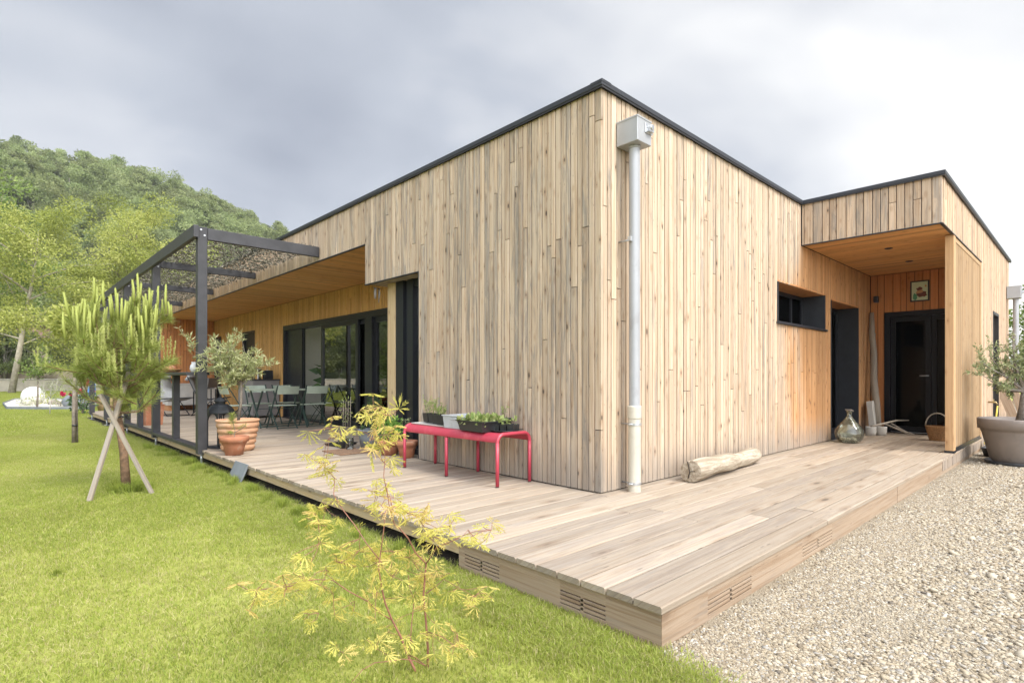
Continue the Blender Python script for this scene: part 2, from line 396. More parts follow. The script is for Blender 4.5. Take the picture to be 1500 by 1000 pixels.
    def build(s, name, mats, parent=None, loc=None):
        me = bpy.data.meshes.new(name); me.from_pydata(s.v, [], s.f)
        mats = mats if isinstance(mats, (list, tuple)) else [mats]
        for m in mats: me.materials.append(M[m] if isinstance(m, str) else m)
        me.polygons.foreach_set('use_smooth', s.sm); me.polygons.foreach_set('material_index', s.mi)
        for nm, dat in (('bc', s.bc), ('bt', s.bt)):
            at = me.attributes.new(nm, 'FLOAT_VECTOR', 'POINT'); at.data.foreach_set('vector', np.array(dat, np.float32).ravel())
        me.update()
        return link(name, me, parent, loc)
def link(name, me, parent=None, loc=None):
    o = bpy.data.objects.new(name, me); C.objects.link(o)
    if parent: o.parent = parent
    if loc: o.location = loc
    return o
def tag(o, label=None, cat=None, group=None, kind=None):
    if label: o['label'] = label
    if cat: o['category'] = cat
    if group: o['group'] = group
    if kind: o['kind'] = kind
    return o
def thing(name, label, cat, loc=(0, 0, 0), rz=0, group=None):
    o = bpy.data.objects.new(name, None); C.objects.link(o); o.empty_display_size = .2
    o.location = loc; o.rotation_euler = (0, 0, rz)
    return tag(o, label, cat, group)
def dup(root, loc, rz, label=None, group=None):
    r = root.copy(); C.objects.link(r); r.location = loc; r.rotation_euler = (0, 0, rz)
    if label: r['label'] = label
    if group: r['group'] = group
    for ch in list(root.children):
        c = ch.copy(); C.objects.link(c); c.parent = r
        for g in list(ch.children):
            d = g.copy(); C.objects.link(d); d.parent = c
    return r

def npmesh(name, V, F, mats, tone=None, mi=None, smooth=False, extra=None):
    """mesh from numpy arrays; F is an (n,3) or (n,4) array or a list of such arrays"""
    Fs = F if isinstance(F, list) else [F]
    me = bpy.data.meshes.new(name); me.vertices.add(len(V)); me.vertices.foreach_set('co', np.asarray(V, np.float32).ravel())
    loops = np.concatenate([f.ravel() for f in Fs]).astype(np.int32)
    sizes = np.concatenate([np.full(len(f), f.shape[1]) for f in Fs]).astype(np.int32)
    starts = np.concatenate([[0], np.cumsum(sizes)[:-1]]).astype(np.int32)
    me.loops.add(len(loops)); me.loops.foreach_set('vertex_index', loops)
    me.polygons.add(len(sizes)); me.polygons.foreach_set('loop_start', starts); me.polygons.foreach_set('loop_total', sizes)
    if smooth: me.polygons.foreach_set('use_smooth', np.ones(len(sizes), bool))
    for m in (mats if isinstance(mats, (list, tuple)) else [mats]): me.materials.append(M[m] if isinstance(m, str) else m)
    if mi is not None: me.polygons.foreach_set('material_index', mi.astype(np.int32))
    me.update(calc_edges=True); me.validate()
    if tone is not None:
        a = me.attributes.new('tone', 'FLOAT', 'POINT'); a.data.foreach_set('value', np.asarray(tone, np.float32))
    for k, (t, d) in (extra or {}).items():
        a = me.attributes.new(k, t, 'POINT'); a.data.foreach_set('value', d)
    return me
def unit(a): return a / np.maximum(np.linalg.norm(a, axis=1, keepdims=True), 1e-9)
def leaves(P, D, L, W, r=None, fold=0.0, tone=None, mid=.45):
    """diamond leaves: base P, direction D, length L, width W"""
    r = r or rng; n = len(P); D = unit(D)
    S = unit(np.cross(D, unit(r.normal(size=(n, 3))))); Nn = np.cross(S, D)
    L = np.broadcast_to(np.asarray(L, float), (n,))[:, None]; W = np.broadcast_to(np.asarray(W, float), (n,))[:, None]
    a = P + D * L * mid + S * W / 2 + Nn * W * fold; b = P + D * L * mid - S * W / 2 + Nn * W * fold; t = P + D * L
    V = np.stack([P, a, t, b], 1).reshape(-1, 3); F = np.arange(n * 4).reshape(-1, 4)
    T = np.repeat(r.random(n) if tone is None else tone, 4)
    return V, F, T
def join(parts):
    Vs, Fs, Ts, o = [], [], [], 0
    for V, F, T in parts: Vs.append(V); Fs.append(F + o); Ts.append(T); o += len(V)
    return np.concatenate(Vs), Fs, np.concatenate(Ts)
def foliage(name, parts, mat, parent=None):
    V, F, T = join(parts); return link(name, npmesh(name, V, F, mat, T), parent)

def scatter(name, templates, pts, mats, extra_mi=None):
    """ONE object: its mesh holds a few templates and loose points; geometry nodes put a template on every point.
    templates: list of (V, F, T, mi); pts: (x, y, z, rot, scale, template)"""
    Vs, Fs, Ts, Ms, tid, o = [], [], [], [], [], 0
    for k, (V, F, T, mi) in enumerate(templates):
        for f in F: Fs.append(f + o)
        Vs.append(V); Ts.append(T); Ms.append(mi); tid.append(np.full(len(V), k)); o += len(V)
    pts = np.asarray(pts, float); n = len(pts)
    V = np.concatenate(Vs + [pts[:, :3]]); T = np.concatenate(Ts + [np.zeros(n)])
    tid = np.concatenate(tid + [pts[:, 5]]).astype(np.int32); isp = np.concatenate([np.zeros(o), np.ones(n)]).astype(np.int32)
    rot = np.concatenate([np.zeros(o), pts[:, 3]]).astype(np.float32); scl = np.concatenate([np.ones(o), pts[:, 4]]).astype(np.float32)
    me = npmesh(name, V, Fs, mats, T, np.concatenate(Ms), extra={'tid': ('INT', tid), 'isp': ('INT', isp), 'rot': ('FLOAT', rot), 'scl': ('FLOAT', scl)})
    ob = link(name, me)
    ng = bpy.data.node_groups.new(name, 'GeometryNodeTree')
    ng.interface.new_socket('Geometry', in_out='INPUT', socket_type='NodeSocketGeometry')
    ng.interface.new_socket('Geometry', in_out='OUTPUT', socket_type='NodeSocketGeometry')
    N = ng.nodes.new; L = ng.links.new
    gi, go, jn = N('NodeGroupInput'), N('NodeGroupOutput'), N('GeometryNodeJoinGeometry')
    def attr(nm, t):
        a = N('GeometryNodeInputNamedAttribute'); a.data_type = t; a.inputs['Name'].default_value = nm; return a.outputs[0]
    def eq(s, v):
        c = N('FunctionNodeCompare'); c.data_type = 'INT'; c.operation = 'EQUAL'; L(s, c.inputs[2]); c.inputs[3].default_value = v; return c.outputs[0]
    def sel(g, s):
        e = N('GeometryNodeSeparateGeometry'); e.domain = 'POINT'; L(g, e.inputs[0]); L(s, e.inputs[1]); return e.outputs[0], e.outputs[1]
    P, G = sel(gi.outputs[0], eq(attr('isp', 'INT'), 1))
    for k in range(len(templates)):
        pk, _ = sel(P, eq(attr('tid', 'INT'), k)); gk, _ = sel(G, eq(attr('tid', 'INT'), k))
        ip = N('GeometryNodeInstanceOnPoints'); L(pk, ip.inputs['Points']); L(gk, ip.inputs['Instance'])
        cx = N('ShaderNodeCombineXYZ'); L(attr('rot', 'FLOAT'), cx.inputs[2]); L(cx.outputs[0], ip.inputs['Rotation'])
        cs = N('ShaderNodeCombineXYZ'); s = attr('scl', 'FLOAT'); [L(s, cs.inputs[i]) for i in range(3)]; L(cs.outputs[0], ip.inputs['Scale'])
        L(ip.outputs[0], jn.inputs[0])
    L(jn.outputs[0], go.inputs[0])
    md = ob.modifiers.new('scatter', 'NODES'); md.node_group = ng
    return ob

# ------------------------------------------------------------------ board-clad surfaces
def clad(mb, o, A, N, L, wid, hei, ws=(.052, .062, .074), gap=.0085, th=(.019, .026), joints=(1.6, 4.0), holes=(), fresh=None, greyb=0.0, zlo=0.0):
    """vertical boards over a wall, split at the edges of the holes (a0, a1, z0, z1)"""
    o = Vector(o)
    br = sorted(set([0, wid] + [h[0] for h in holes] + [h[1] for h in holes])); br = [b for b in br if 0 <= b <= wid]
    for s0, s1 in zip(br, br[1:]):
        if s1 - s0 < .01: continue
        cols = []; a = s0
        while a < s1 - 1e-6:
            w = random.choice(ws); 
            if s1 - (a + w) < .03: w = s1 - a
            cols.append((a, w)); a += w
        for a, w in cols:
            cm = a + w / 2; iv = [(zlo, hei)]
            for h in holes:
                if h[0] < cm < h[1]:
                    nv = []
                    for p, q in iv:
                        if h[2] > p: nv.append((p, min(q, h[2])))
                        if h[3] < q: nv.append((max(p, h[3]), q))
                    iv = [x for x in nv if x[1] - x[0] > .01]
            for p, q in iv:
                z = p - random.uniform(0, joints[1]); t = random.uniform(*th)
                while z < q:
                    ln = random.uniform(*joints); a0, a1 = max(z, p), min(z + ln, q)
                    z += ln
                    if q - a1 < .12: a1 = q; z = q
                    if a1 - a0 < .3 and a1 < q: z = a0; continue
                    mb.board(o + A * (a + gap / 2) + L * a0, A, N, L, w - gap, t + random.uniform(-.001, .001), a1 - a0 - (.007 if a1 < q else 0), fresh=fresh, grey=min(1, max(0, random.random() * .9 + greyb)))
def sstep(a, b, x):
    t = min(1, max(0, (x - a) / (b - a))); return t * t * (3 - 2 * t)

# ================================================================== setting
def ground():
    m, nt, N, L, p = nodes('lawn_earth')
    c = coord(nt)
    n1 = noise(nt, c, .45, 5, .6); n2 = noise(nt, c, 9, 5, .7); n3 = noise(nt, c, 60, 3, .7)
    col = mixc(nt, ramp(nt, n1, .35, .65), (.28, .295, .07), (.34, .345, .09))
    col = mixc(nt, mth(nt, 'MULTIPLY', ramp(nt, n2, .5, .75), .55), col, (.27, .245, .11))
    col = mixc(nt, mth(nt, 'MULTIPLY', ramp(nt, n3, .45, .8), .45), col, (.13, .15, .04))
    L.new(col, p.inputs['Base Color']); p.inputs['Roughness'].default_value = .95; p.inputs['Specular IOR Level'].default_value = .1
    L.new(bump(nt, mth(nt, 'ADD', n2, n3), .6, .03), p.inputs['Normal'])
    M['lawn'] = m
    b = MB(); b.quad((-400, -300, ZG), (500, -300, ZG), (500, 700, ZG), (-400, 700, ZG))
    tag(b.build('lawn', 'lawn'), kind='structure')
    m, nt, N, L, p = nodes('gravel_bed')
    c = coord(nt)
    v = N.new('ShaderNodeTexVoronoi'); v.inputs['Scale'].default_value = 55; L.new(c, v.inputs['Vector'])
    v2 = N.new('ShaderNodeTexVoronoi'); v2.inputs['Scale'].default_value = 190; L.new(c, v2.inputs['Vector'])
    n = noise(nt, c, 2.2, 4)
    hs = N.new('ShaderNodeSeparateColor'); L.new(v.outputs['Color'], hs.inputs[0])
    col = mixc(nt, hs.outputs[0], (.27, .22, .15), (.36, .31, .23))
    hs2 = N.new('ShaderNodeSeparateColor'); L.new(v2.outputs['Color'], hs2.inputs[0])
    col = mixc(nt, ramp(nt, n, .42, .62), col, mixc(nt, hs2.outputs[0], (.25, .20, .135), (.36, .30, .215)))
    col = mixc(nt, mth(nt, 'MULTIPLY', ramp(nt, v2.outputs['Distance'], .35, .8), .5), col, (.15, .12, .08))
    L.new(col, p.inputs['Base Color']); p.inputs['Roughness'].default_value = .9
    L.new(bump(nt, mth(nt, 'SUBTRACT', mth(nt, 'MULTIPLY', v.outputs['Distance'], -1.0), mth(nt, 'MULTIPLY', v2.outputs['Distance'], .5)), .8, .012), p.inputs['Normal'])
    M['gravel'] = m
    pts = [(60, -1.3), (-1.58, -1.3)]
    y = -1.5
    while y > -14:
        pts.append((edge_x(y), y)); y -= .12
    pts += [(-6, -60), (60, -60)]
    b = MB(); b.add([(x, y, ZG + .005) for x, y in pts], [tuple(reversed(range(len(pts))))])
    o = b.build('gravel_drive', 'gravel'); tag(o, kind='structure')
    if o.data.polygons[0].normal.z < 0: o.data.flip_normals()
    b = MB(); b.quad((-1.72, -.16, ZG + .004), (1.4, -.16, ZG + .004), (1.4, 17.5, ZG + .004), (-1.72, 17.5, ZG + .004))
    tag(b.build('bare_soil', 'soil'), kind='structure')
def edge_x(y):      # where the lawn gives way to gravel
    return -1.615 + (y + 1.56) * .30 + .03 * math.sin(y * 5.1 + 2) + .02 * math.sin(y * 13.7 + 1)
ground()

# ------------------------------------------------------------------ deck
deck = thing('wooden_deck', 'weathered timber deck wrapping round the house corner, with skirting on the gravel side', 'deck')
def build_deck():
    b = MB(); pitch = .1480; w = .1382; k = 0; y = -1.558
    while y < 17.2:
        yc = y + w / 2
        x1 = 7.86 if yc < .02 else (.04 if yc < 2.7 else (.22 if yc < 3.72 else 1.49))
        if yc > 16.5: x1 = 0.0
        x = -1.622
        first = random.uniform(1.2, 3.9)
        while x < x1 - .02:
            ln = first if first else random.uniform(2.6, 4.2); first = None
            xe = x + ln
            if x1 - xe < .6: xe = x1
            xe = min(xe, x1)
            dx = random.uniform(-.003, .003) if x < -1.6 else 0
            b.board(Vector((x + dx, y, -.030)), Y, Z, X, w, .030 + random.uniform(-.0008, .0012), xe - x - (.006 if xe < x1 else 0) - dx, c=.006, fresh=lambda P: sstep(2.2, 6.5, P.x) * .5, grey=random.random(), step=1.2)
            x = xe
        y += pitch; k += 1
    b.build('deck_boards', 'deck', deck)
    b = MB()
    b.box(-1.60, -1.56, -.155, 17.0, -.105, -.031); b.box(-1.60, 1.4, 16.96, 17.0, -.105, -.031)
    for yy in np.arange(.4, 17, .62): b.box(-1.55, -.05, yy, yy + .045, -.115, -.031)
    b.build('joists', 'post_wood', deck)
    # skirting with slotted vents
    def skirt(p0, ax, nrm, ln, vents):
        b = MB(); top, bot = -.0315, ZG - .02; t = .028
        ax, nrm = Vector(ax), Vector(nrm); up = Z
        def piece(a0, a1, z0, z1):
            b.board(Vector(p0) + ax * a0 + Z * z0, Z, nrm, ax, z1 - z0, t, a1 - a0, c=.0012, fresh=lambda P: .35, tone=tone, grey=.35, step=.5, )
        a = 0; tone = .6
        zs0 = -.158; sl = .0062; bar = .0145
        for v0, v1 in vents:
            tone = random.uniform(.45, .7)
            piece(a, v0, bot, top)
            top_s = zs0 + 4 * sl + 3 * bar
            piece(v0, v1, top_s, top); piece(v0, v1, bot, zs0)
            for i in range(3): z = zs0 + sl + i * (sl + bar); piece(v0, v1, z, z + bar)
            m = (v0 + v1) / 2; piece(m - .008, m + .008, zs0, top_s)
            a = v1
        piece(a, ln, bot, top)
        return b
    bb = skirt((-1.578, -1.545, 0), (0, 1, 0), (-1, 0, 0), 1.385, [(.29, .57), (1.02, 1.33)])
    bb.build('skirting_board', 'skirt', deck)
    bb = skirt((-1.605, -1.520, 0), (1, 0, 0), (0, -1, 0), 4.0, [(.40, .88), (1.62, 2.18)])
    bb.build('skirting_board', 'skirt', deck)
    bb = skirt((2.398, -1.522, 0), (1, 0, 0), (0, -1, 0), 5.3, [])
    bb.build('skirting_board', 'skirt', deck)
    b = MB()
    b.box(-1.57, -1.55, -1.5, -.17, ZG - .02, -.04); b.box(-1.54, 7.6, -1.49, -1.47, ZG - .02, -.04); b.box(-1.54, 1.0, -.18, -.16, ZG - .02, -.04)
    b.build('deck_underlay', 'post_wood', deck)
build_deck()

# ------------------------------------------------------------------ house
house = thing('timber_house', 'flat roofed timber clad house with vertical weathered boards and a porch', 'house')
def golden_right(P):     # right-hand wall keeps its honey colour where the porch roof and recess shelter it
    u = P.x + .25 * math.sin(P.z * 2.1 + P.x * 9) + random.uniform(-.25, .25)
    if P.z > 2.25: return sstep(4.30, 4.62, P.x + random.uniform(-.05, .05)) * (1 if P.z < 2.85 else .0) + .04
    return min(1, sstep(3.65, 4.75, u) * (.35 + .65 * sstep(.05, .5, P.z + .25 * sstep(4.9, 5.6, P.x))) + .10 + .05 * P.x / 4)
def build_house():
    zt = 3.352
    # ---- weathered skin
    b = MB()
    lf = lambda P: .03 + .10 * random.random() + (.35 * sstep(5, 10, P.y) if P.z > 2.7 else 0)
    o = (.0245, 0, 0)
    clad(b, o, Y, -X, Z, 2.68, zt, holes=(), fresh=lf, greyb=.12, zlo=.012)
    clad(b, (.0245, 2.68, 0), Y, -X, Z, 1.29, zt, fresh=lf, greyb=.12, zlo=2.22)
    clad(b, (.0245, 3.972, 0), Y, -X, Z, 12.53, zt, ws=(.085, .1, .115), fresh=lf, greyb=-.05, zlo=2.765)
    b.build('garden_wall_cladding', 'cladding', house)
    b = MB()
    clad(b, (.028, .0245, 0), X, -Y, Z, 4.472, zt, holes=((3.662, 5.5, 1.69, 2.2),), fresh=golden_right, greyb=-.18, zlo=.012)
    clad(b, (4.5, .0245, 0), X, -Y, Z, 3.4, 2.79, holes=((-.1, .95, 1.69, 2.2), (1.26, 2.64, -1, 2.16)), fresh=golden_right, greyb=-.3, zlo=.012)
    b.build('entrance_wall_cladding', 'cladding', house)
    b = MB()
    clad(b, (4.5245, -1.556, 0), Y, -X, Z, 1.555, zt, ws=(.085, .1, .115), joints=(2, 3), fresh=lambda P: .12 + .1 * random.random(), greyb=.05, zlo=2.80)
    clad(b, (4.528, -1.5335, 0), X, -Y, Z, 7.2, zt, ws=(.072, .085, .1), holes=((-1, 3.2, 0, 2.80), (4.62, 5.42, -1, 2.14)), fresh=lambda P: .22 + .1 * random.random(), greyb=-.2, zlo=-.14)
    b.build('wing_cladding', 'cladding', house)
    # ---- sheltered skin of the terrace recess
    b = MB()
    clad(b, (1.5245, 3.76, 0), Y, -X, Z, 12.74, 2.76, ws=(.05, .06, .075), holes=((2.06, 7.0, -1, 2.22), (9.01, 10.01, -1, 2.25), (11.98, 12.7, -1, 2.25)), fresh=lambda P: .75 + .25 * random.random(), greyb=-.3, zlo=.01)
    b.build('terrace_wall_cladding', 'golden', house)
    b = MB()
    clad(b, (.03, 16.5, 0), X, -Y, Z, 1.47, 2.76, ws=(.085, .1), joints=(3, 4), fresh=lambda P: .85, greyb=-.3, zlo=.01)
    b.build('end_wall_cladding', 'orange', house); b = MB()
    clad(b, (7.9245, -1.50, 0), Y, -X, Z, 1.499, 2.79, ws=(.085, .1, .115), joints=(3, 4), holes=((-.1, 1.29, -1, 2.12),), fresh=lambda P: .85, greyb=-.3, zlo=.01)
    b.build('porch_back_cladding', 'orange', house)
    # ---- soffits
    b = MB(); y = 3.98
    while y < 16.5:
        w = random.choice((.09, .1, .11)); b.board(Vector((.03, y, 2.785)), Y, -Z, X, w - .004, .02, 1.47, fresh=lambda P: .8, step=1); y += w
    b.build('terrace_soffit', 'soffit', house)
    b = MB(); x = 4.53
    while x < 7.9:
        w = random.choice((.09, .1, .11)); b.board(Vector((x, -1.53, 2.82)), X, -Z, Y, w - .004, .02, 1.53, fresh=lambda P: .9, step=1); x += w
    b.build('porch_soffit', 'soffit', house)
    b = MB(); x = .03
    while x < .34:
        b.board(Vector((x, 2.68, 2.245)), X, -Z, Y, .096, .02, 1.29, fresh=lambda P: .1, grey=.95, tone=.25, step=1); x += .1
    b.build('recess_soffit', 'cladding', house)
    for x, y in ((5.6, -.78), (6.85, -.78)):
        d = MB(); d.lathe([(.028, .004), (.046, .004), (.05, 0), (.046, -.006), (.03, -.006), (.026, .002)], 20); d.disc((0, 0, .003), .03, 20, -1)
        d.build('downlight', 'anthracite', house, (x, y, 2.797))
    # ---- walls behind the boards, floors, roof
    b = MB()
    b.box(.03, .22, .03, 2.66, -.19, 3.30); b.box(.22, 3.64, .03, .22, -.19, 3.30)
    b.box(.03, .36, 2.66, 3.97, 2.25, 3.30)
    b.box(.03, .2, 3.97, 16.5, 2.79, 3.30)
    b.box(3.64, 5.47, .03, .3, -.19, 1.66); b.box(3.64, 5.47, .03, .3, 2.23, 3.30); b.box(5.47, 5.74, .03, .3, -.19, 3.30)
    b.box(5.74, 7.16, .03, .3, 2.19, 3.30); b.box(7.16, 7.9, .03, .3, -.19, 3.30)
    b.box(4.53, 7.93, -1.52, .028, 2.83, 3.30); b.box(7.93, 8.1, -.235, .03, -.19, 2.83); b.box(7.93, 8.1, -1.52, -.235, 2.12, 2.83)
    b.box(7.93, 9.13, -1.53, -1.45, -.19, 2.83); b.box(9.96, 11.7, -1.53, -1.45, -.19, 2.83); b.box(8.1, 11.7, -1.53, -1.45, 2.83, 3.3); b.box(9.13, 9.96, -1.53, -1.45, 2.14, 2.83)
    b.box(1.53, 1.7, 10.78, 12.75, -.19, 2.78); b.box(1.53, 1.7, 13.79, 15.72, -.19, 2.78); b.box(1.53, 1.7, 12.75, 13.79, 2.25, 2.78); b.box(1.53, 1.7, 15.72, 16.5, 2.25, 2.78)
    b.box(1.53, 1.7, 5.8, 10.78, 2.24, 2.78); b.box(1.53, 1.7, 3.6, 5.8, -.19, 2.78); b.box(.46, 1.53, 3.60, 3.755, -.19, 2.78)
    b.box(.03, 6.1, 16.53, 16.7, -.19, 3.30); b.box(11.7, 11.8, -1.53, 3.7, -.19, 3.30); b.box(6.1, 11.7, 3.6, 3.7, -.19, 3.3); b.box(6.02, 6.12, 3.7, 5.0, -.19, 3.26); b.box(6.02, 6.12, 10.6, 16.5, -.19, 3.26); b.box(6.02, 6.12, 5.0, 10.6, 2.6, 3.26)
    b.box(1.9, 2.0, 12.6, 16.5, -.19, 2.78)
    b.box(8.6, 8.7, -1.45, .03, -.19, 2.83); b.box(9.12, 10.0, -1.2, -1.15, -.19, 2.3)
    b.build('inner_wall', 'core', house)
    b = MB(); b.box(.2, 6.1, 3.7, 16.5, 3.26, 3.31); b.box(.2, 11.7, .03, 3.7, 3.26, 3.31); b.box(4.54, 11.7, -1.52, .03, 3.305, 3.315)
    b.build('roof_deck', 'core', house)
    b = MB()
    b.box(1.7, 6, 3.80, 3.86, 0, 2.6); b.box(1.7, 6, 11.3, 11.36, 0, 2.6); b.box(5.94, 6, 3.87, 5.0, 0, 2.6); b.box(5.94, 6, 10.6, 11.29, 0, 2.6); b.box(1.7, 6.06, 3.8, 11.36, 2.6, 2.65)
    b.build('living_room_wall', 'plaster', house)
    b = MB(); b.box(1.5, 6.06, 3.8, 11.36, -.06, -.005); b.build('living_room_floor', 'tile', house)
    b = MB(); b.box(.5, 3.6, .24, 2.6, -.05, 0); b.build('room_floor', 'tile', house)
    # ---- roof edge trim
    b = MB()
    b.box(-.035, .20, -.035, 16.55, 3.358, 3.405, .004); b.box(-.028, -.020, -.028, 16.55, 3.346, 3.358)
    b.box(.203, 4.462, -.035, .2, 3.358, 3.405, .004); b.box(-.018, 4.49, -.028, -.020, 3.346, 3.358)
    b.box(4.465, 4.7, -1.593, .2, 3.358, 3.405, .004); b.box(4.472, 4.480, -1.586, -.03, 3.346, 3.358)
    b.box(4.703, 11.75, -1.593, -1.36, 3.358, 3.405, .004); b.box(4.482, 11.75, -1.586, -1.578, 3.346, 3.358)
    b.box(-.038, .09, -.038, .09, 3.38, 3.409, .004)
    b.build('roof_edging', 'anthracite', house)
    b = MB()
    b.box(-.004, .03, 3.96, 16.5, 2.752, 2.763); b.box(-.004, .03, 2.68, 3.974, 2.208, 2.219); b.box(4.492, 4.53, -1.56, -.0, 2.786, 2.797); b.box(4.53, 7.73, -1.564, -1.53, 2.786, 2.797)
    b.box(.0, .03, 2.672, 2.690, .012, 2.21)
    b.build('drip_trim', 'anthracite', house)
    # ---- clerestory window in its recess
    w = MB(); w.box(5.45, 5.47, -.006, .36, 1.69, 2.2); w.box(3.66, 3.69, -.006, .36, 1.69, 2.2); w.box(3.64, 5.49, -.035, .37, 1.655, 1.688, .004)
    wf = w.build('recess_window', 'anthracite', house)
    f = MB()
    f.box(3.69, 5.45, .31, .36, 1.69, 1.74); f.box(3.69, 5.45, .31, .36, 2.15, 2.2); f.box(3.69, 3.74, .31, .36, 1.74, 2.15); f.box(5.40, 5.45, .31, .36, 1.74, 2.15); f.box(4.98, 5.03, .312, .358, 1.74, 2.15)
    f.build('frame', 'frame', wf)
    g = MB(); g.box(3.74, 5.40, .335, .341, 1.74, 2.15); g.build('pane', 'glass_dark', wf)
    t = MB(); t.board(Vector((3.69, -.0, 2.222)), Y, -Z, X, .35, .02, 1.76, fresh=lambda P: .7, grey=.2); t.build('recess_lining', 'orange', wf)
    # ---- narrow door in its recess
    w = MB(); w.box(7.14, 7.165, -.006, .36, .005, 2.16); w.box(5.735, 5.76, -.006, .36, .005, 2.16); w.box(5.735, 7.165, -.02, .36, -.01, .012)
    df = w.build('recess_door', 'anthracite', house)
    f = MB(); f.box(5.76, 7.14, .31, .36, 2.09, 2.16); f.box(5.76, 5.83, .31, .36, .012, 2.09); f.box(7.07, 7.14, .31, .36, .012, 2.09); f.box(5.83, 7.07, .315, .355, .012, .1)
    f.build('frame', 'frame', df)
    g = MB(); g.box(5.83, 7.07, .335, .341, .1, 2.09); g.build('pane', 'glass_dark', df)
    t = MB(); t.board(Vector((5.76, -.0, 2.182)), Y, -Z, X, .35, .02, 1.38, fresh=lambda P: .9, grey=.2); t.build('recess_lining', 'orange', df)
    # ---- dark double door at the back of the porch
    w = MB(); w.box(7.885, 8.02, -.30, -.215, .0, 2.12); w.box(7.885, 8.02, -1.50, -.30, 2.035, 2.12); w.box(7.885, 8.02, -1.515, -1.46, 0, 2.035); w.box(7.87, 8.02, -1.46, -.30, 0, .018)
    pd = w.build('entrance_door', 'door_black', house)
    f = MB()
    for y0, y1 in ((-.875, -.305), (-1.455, -.885)):
        f.box(7.93, 7.985, y0, y0 + .07, .02, 2.03); f.box(7.93, 7.985, y1 - .07, y1, .02, 2.03); f.box(7.932, 7.983, y0 + .07, y1 - .07, .02, .12); f.box(7.932, 7.983, y0 + .07, y1 - .07, 1.95, 2.03)
    f.build('door_leaf', 'door_black', pd)
    g = MB(); g.box(7.955, 7.961, -.805, -.375, .12, 1.95); g.box(7.955, 7.961, -1.385, -.955, .12, 1.95); g.build('pane', 'glass_dark', pd)
    hd = MB(); hd.tube([(7.93, -.845, 1.0), (7.88, -.845, 1.0), (7.87, -.845, 1.0), (7.87, -.73, 1.0)], .01, 8); hd.build('handle', 'steel', pd)
    st = MB(); st.box(7.872, 8.0, -1.45, -.31, .0185, .024); st.build('threshold', 'steel', pd)
    # ---- wall lamp
    l = MB(); l.box(7.80, 7.899, -.135, -.065, 2.31, 2.42, .006); lo = l.build('wall_lamp', 'anthracite', house)
    l = MB(); l.box(7.775, 7.80, -.13, -.07, 2.33, 2.38, .004); l.build('lamp_visor', 'anthracite', lo)
    # ---- slatted porch screen
    s = MB(); s.board(Vector((5.25, -1.47, .03)), X, -Y, Z, .15, .088, 2.755, fresh=lambda P: .75, grey=.1, tone=.8); so = s.build('porch_screen', 'screen', house)
    s = MB(); x = 5.425
    while x < 7.62:
        s.board(Vector((x, -1.512, .06)), X, -Y, Z, .030, .034, 2.66, c=.002, fresh=lambda P: .2 + .3 * random.random(), grey=random.random() * .5); x += .074
    s.build('slats', 'screen', so)
    s = MB(); s.board(Vector((7.645, -1.47, .03)), X, -Y, Z, .085, .086, 2.755, fresh=lambda P: .5, grey=.2); s.board(Vector((5.402, -1.48, 2.722)), Z, -Y, X, .06, .072, 2.24, fresh=lambda P: .5, grey=.3)
    s.build('screen_rail', 'screen', so)
    s = MB(); s.box(5.245, 5.405, -1.562, -1.462, .001, .031); s.box(5.405, 7.735, -1.552, -1.47, .001, .058); s.build('screen_plinth', 'frame', so)
    # ---- garden glazing under the stepped fascia
    w = MB()
    for y0, y1, x0, x1 in ((3.36, 3.54, .22, .36), (3.29, 3.355, .26, .36), (3.16, 3.285, .235, .36), (2.68, 2.74, .25, .36)): w.box(x0, x1, y0, y1, .0, 2.224)
    w.box(.255, .36, 2.74, 3.16, 2.13, 2.224); w.box(.255, .36, 2.74, 3.16, .0, .06)
    gd = w.build('garden_door', 'frame', house)
    g = MB(); g.box(.30, .306, 2.74, 3.16, .06, 2.13); g.build('pane', 'glass', gd)
    s = MB(); s.board(Vector((.40, 3.545, .005)), Y, -X, Z, .19, .19, 2.215, c=.006, fresh=lambda P: .3, grey=.1, tone=.85); s.build('corner_post', 'post_wood', house)
    # ---- big sliding window of the terrace
    w = MB(); w.box(1.49, 1.68, 5.82, 10.76, 2.10, 2.22); w.box(1.47, 1.68, 5.82, 10.76, -.004, .035); w.box(1.49, 1.68, 10.68, 10.76, .035, 2.10); w.box(1.49, 1.68, 6.46, 6.72, .035, 2.10); w.box(1.49, 1.68, 5.82, 5.90, .035, 2.10)
    sw = w.build('sliding_window', 'frame', house)
    f = MB(); f.box(1.56, 1.60, 9.7, 10.68, .035, 2.10); f.box(1.53, 1.56, 9.72, 9.86, .035, 2.10); f.build('side_panel', 'frame', sw)
    f = MB()
    for x0, y0, y1 in ((1.51, 7.03, 8.68), (1.585, 6.72, 8.0)):
        f.box(x0, x0 + .05, y0, y0 + .1, .036, 2.1); f.box(x0, x0 + .05, y1 - .1, y1, .036, 2.1); f.box(x0 + .002, x0 + .048, y0 + .1, y1 - .1, .036, .11); f.box(x0 + .002, x0 + .048, y0 + .1, y1 - .1, 2.02, 2.1)
    f.box(1.55, 1.6, 5.9, 5.97, .036, 2.1); f.box(1.55, 1.6, 6.39, 6.46, .036, 2.1); f.box(1.552, 1.598, 5.97, 6.39, .036, .12); f.box(1.552, 1.598, 5.97, 6.39, 2.0, 2.1)
    f.build('sash', 'frame', sw)
    g = MB(); g.box(1.532, 1.538, 7.13, 8.58, .11, 2.02); g.box(1.607, 1.613, 6.82, 7.9, .11, 2.02); g.box(1.572, 1.578, 5.97, 6.39, .12, 2.0); g.build('pane', 'glass', sw)
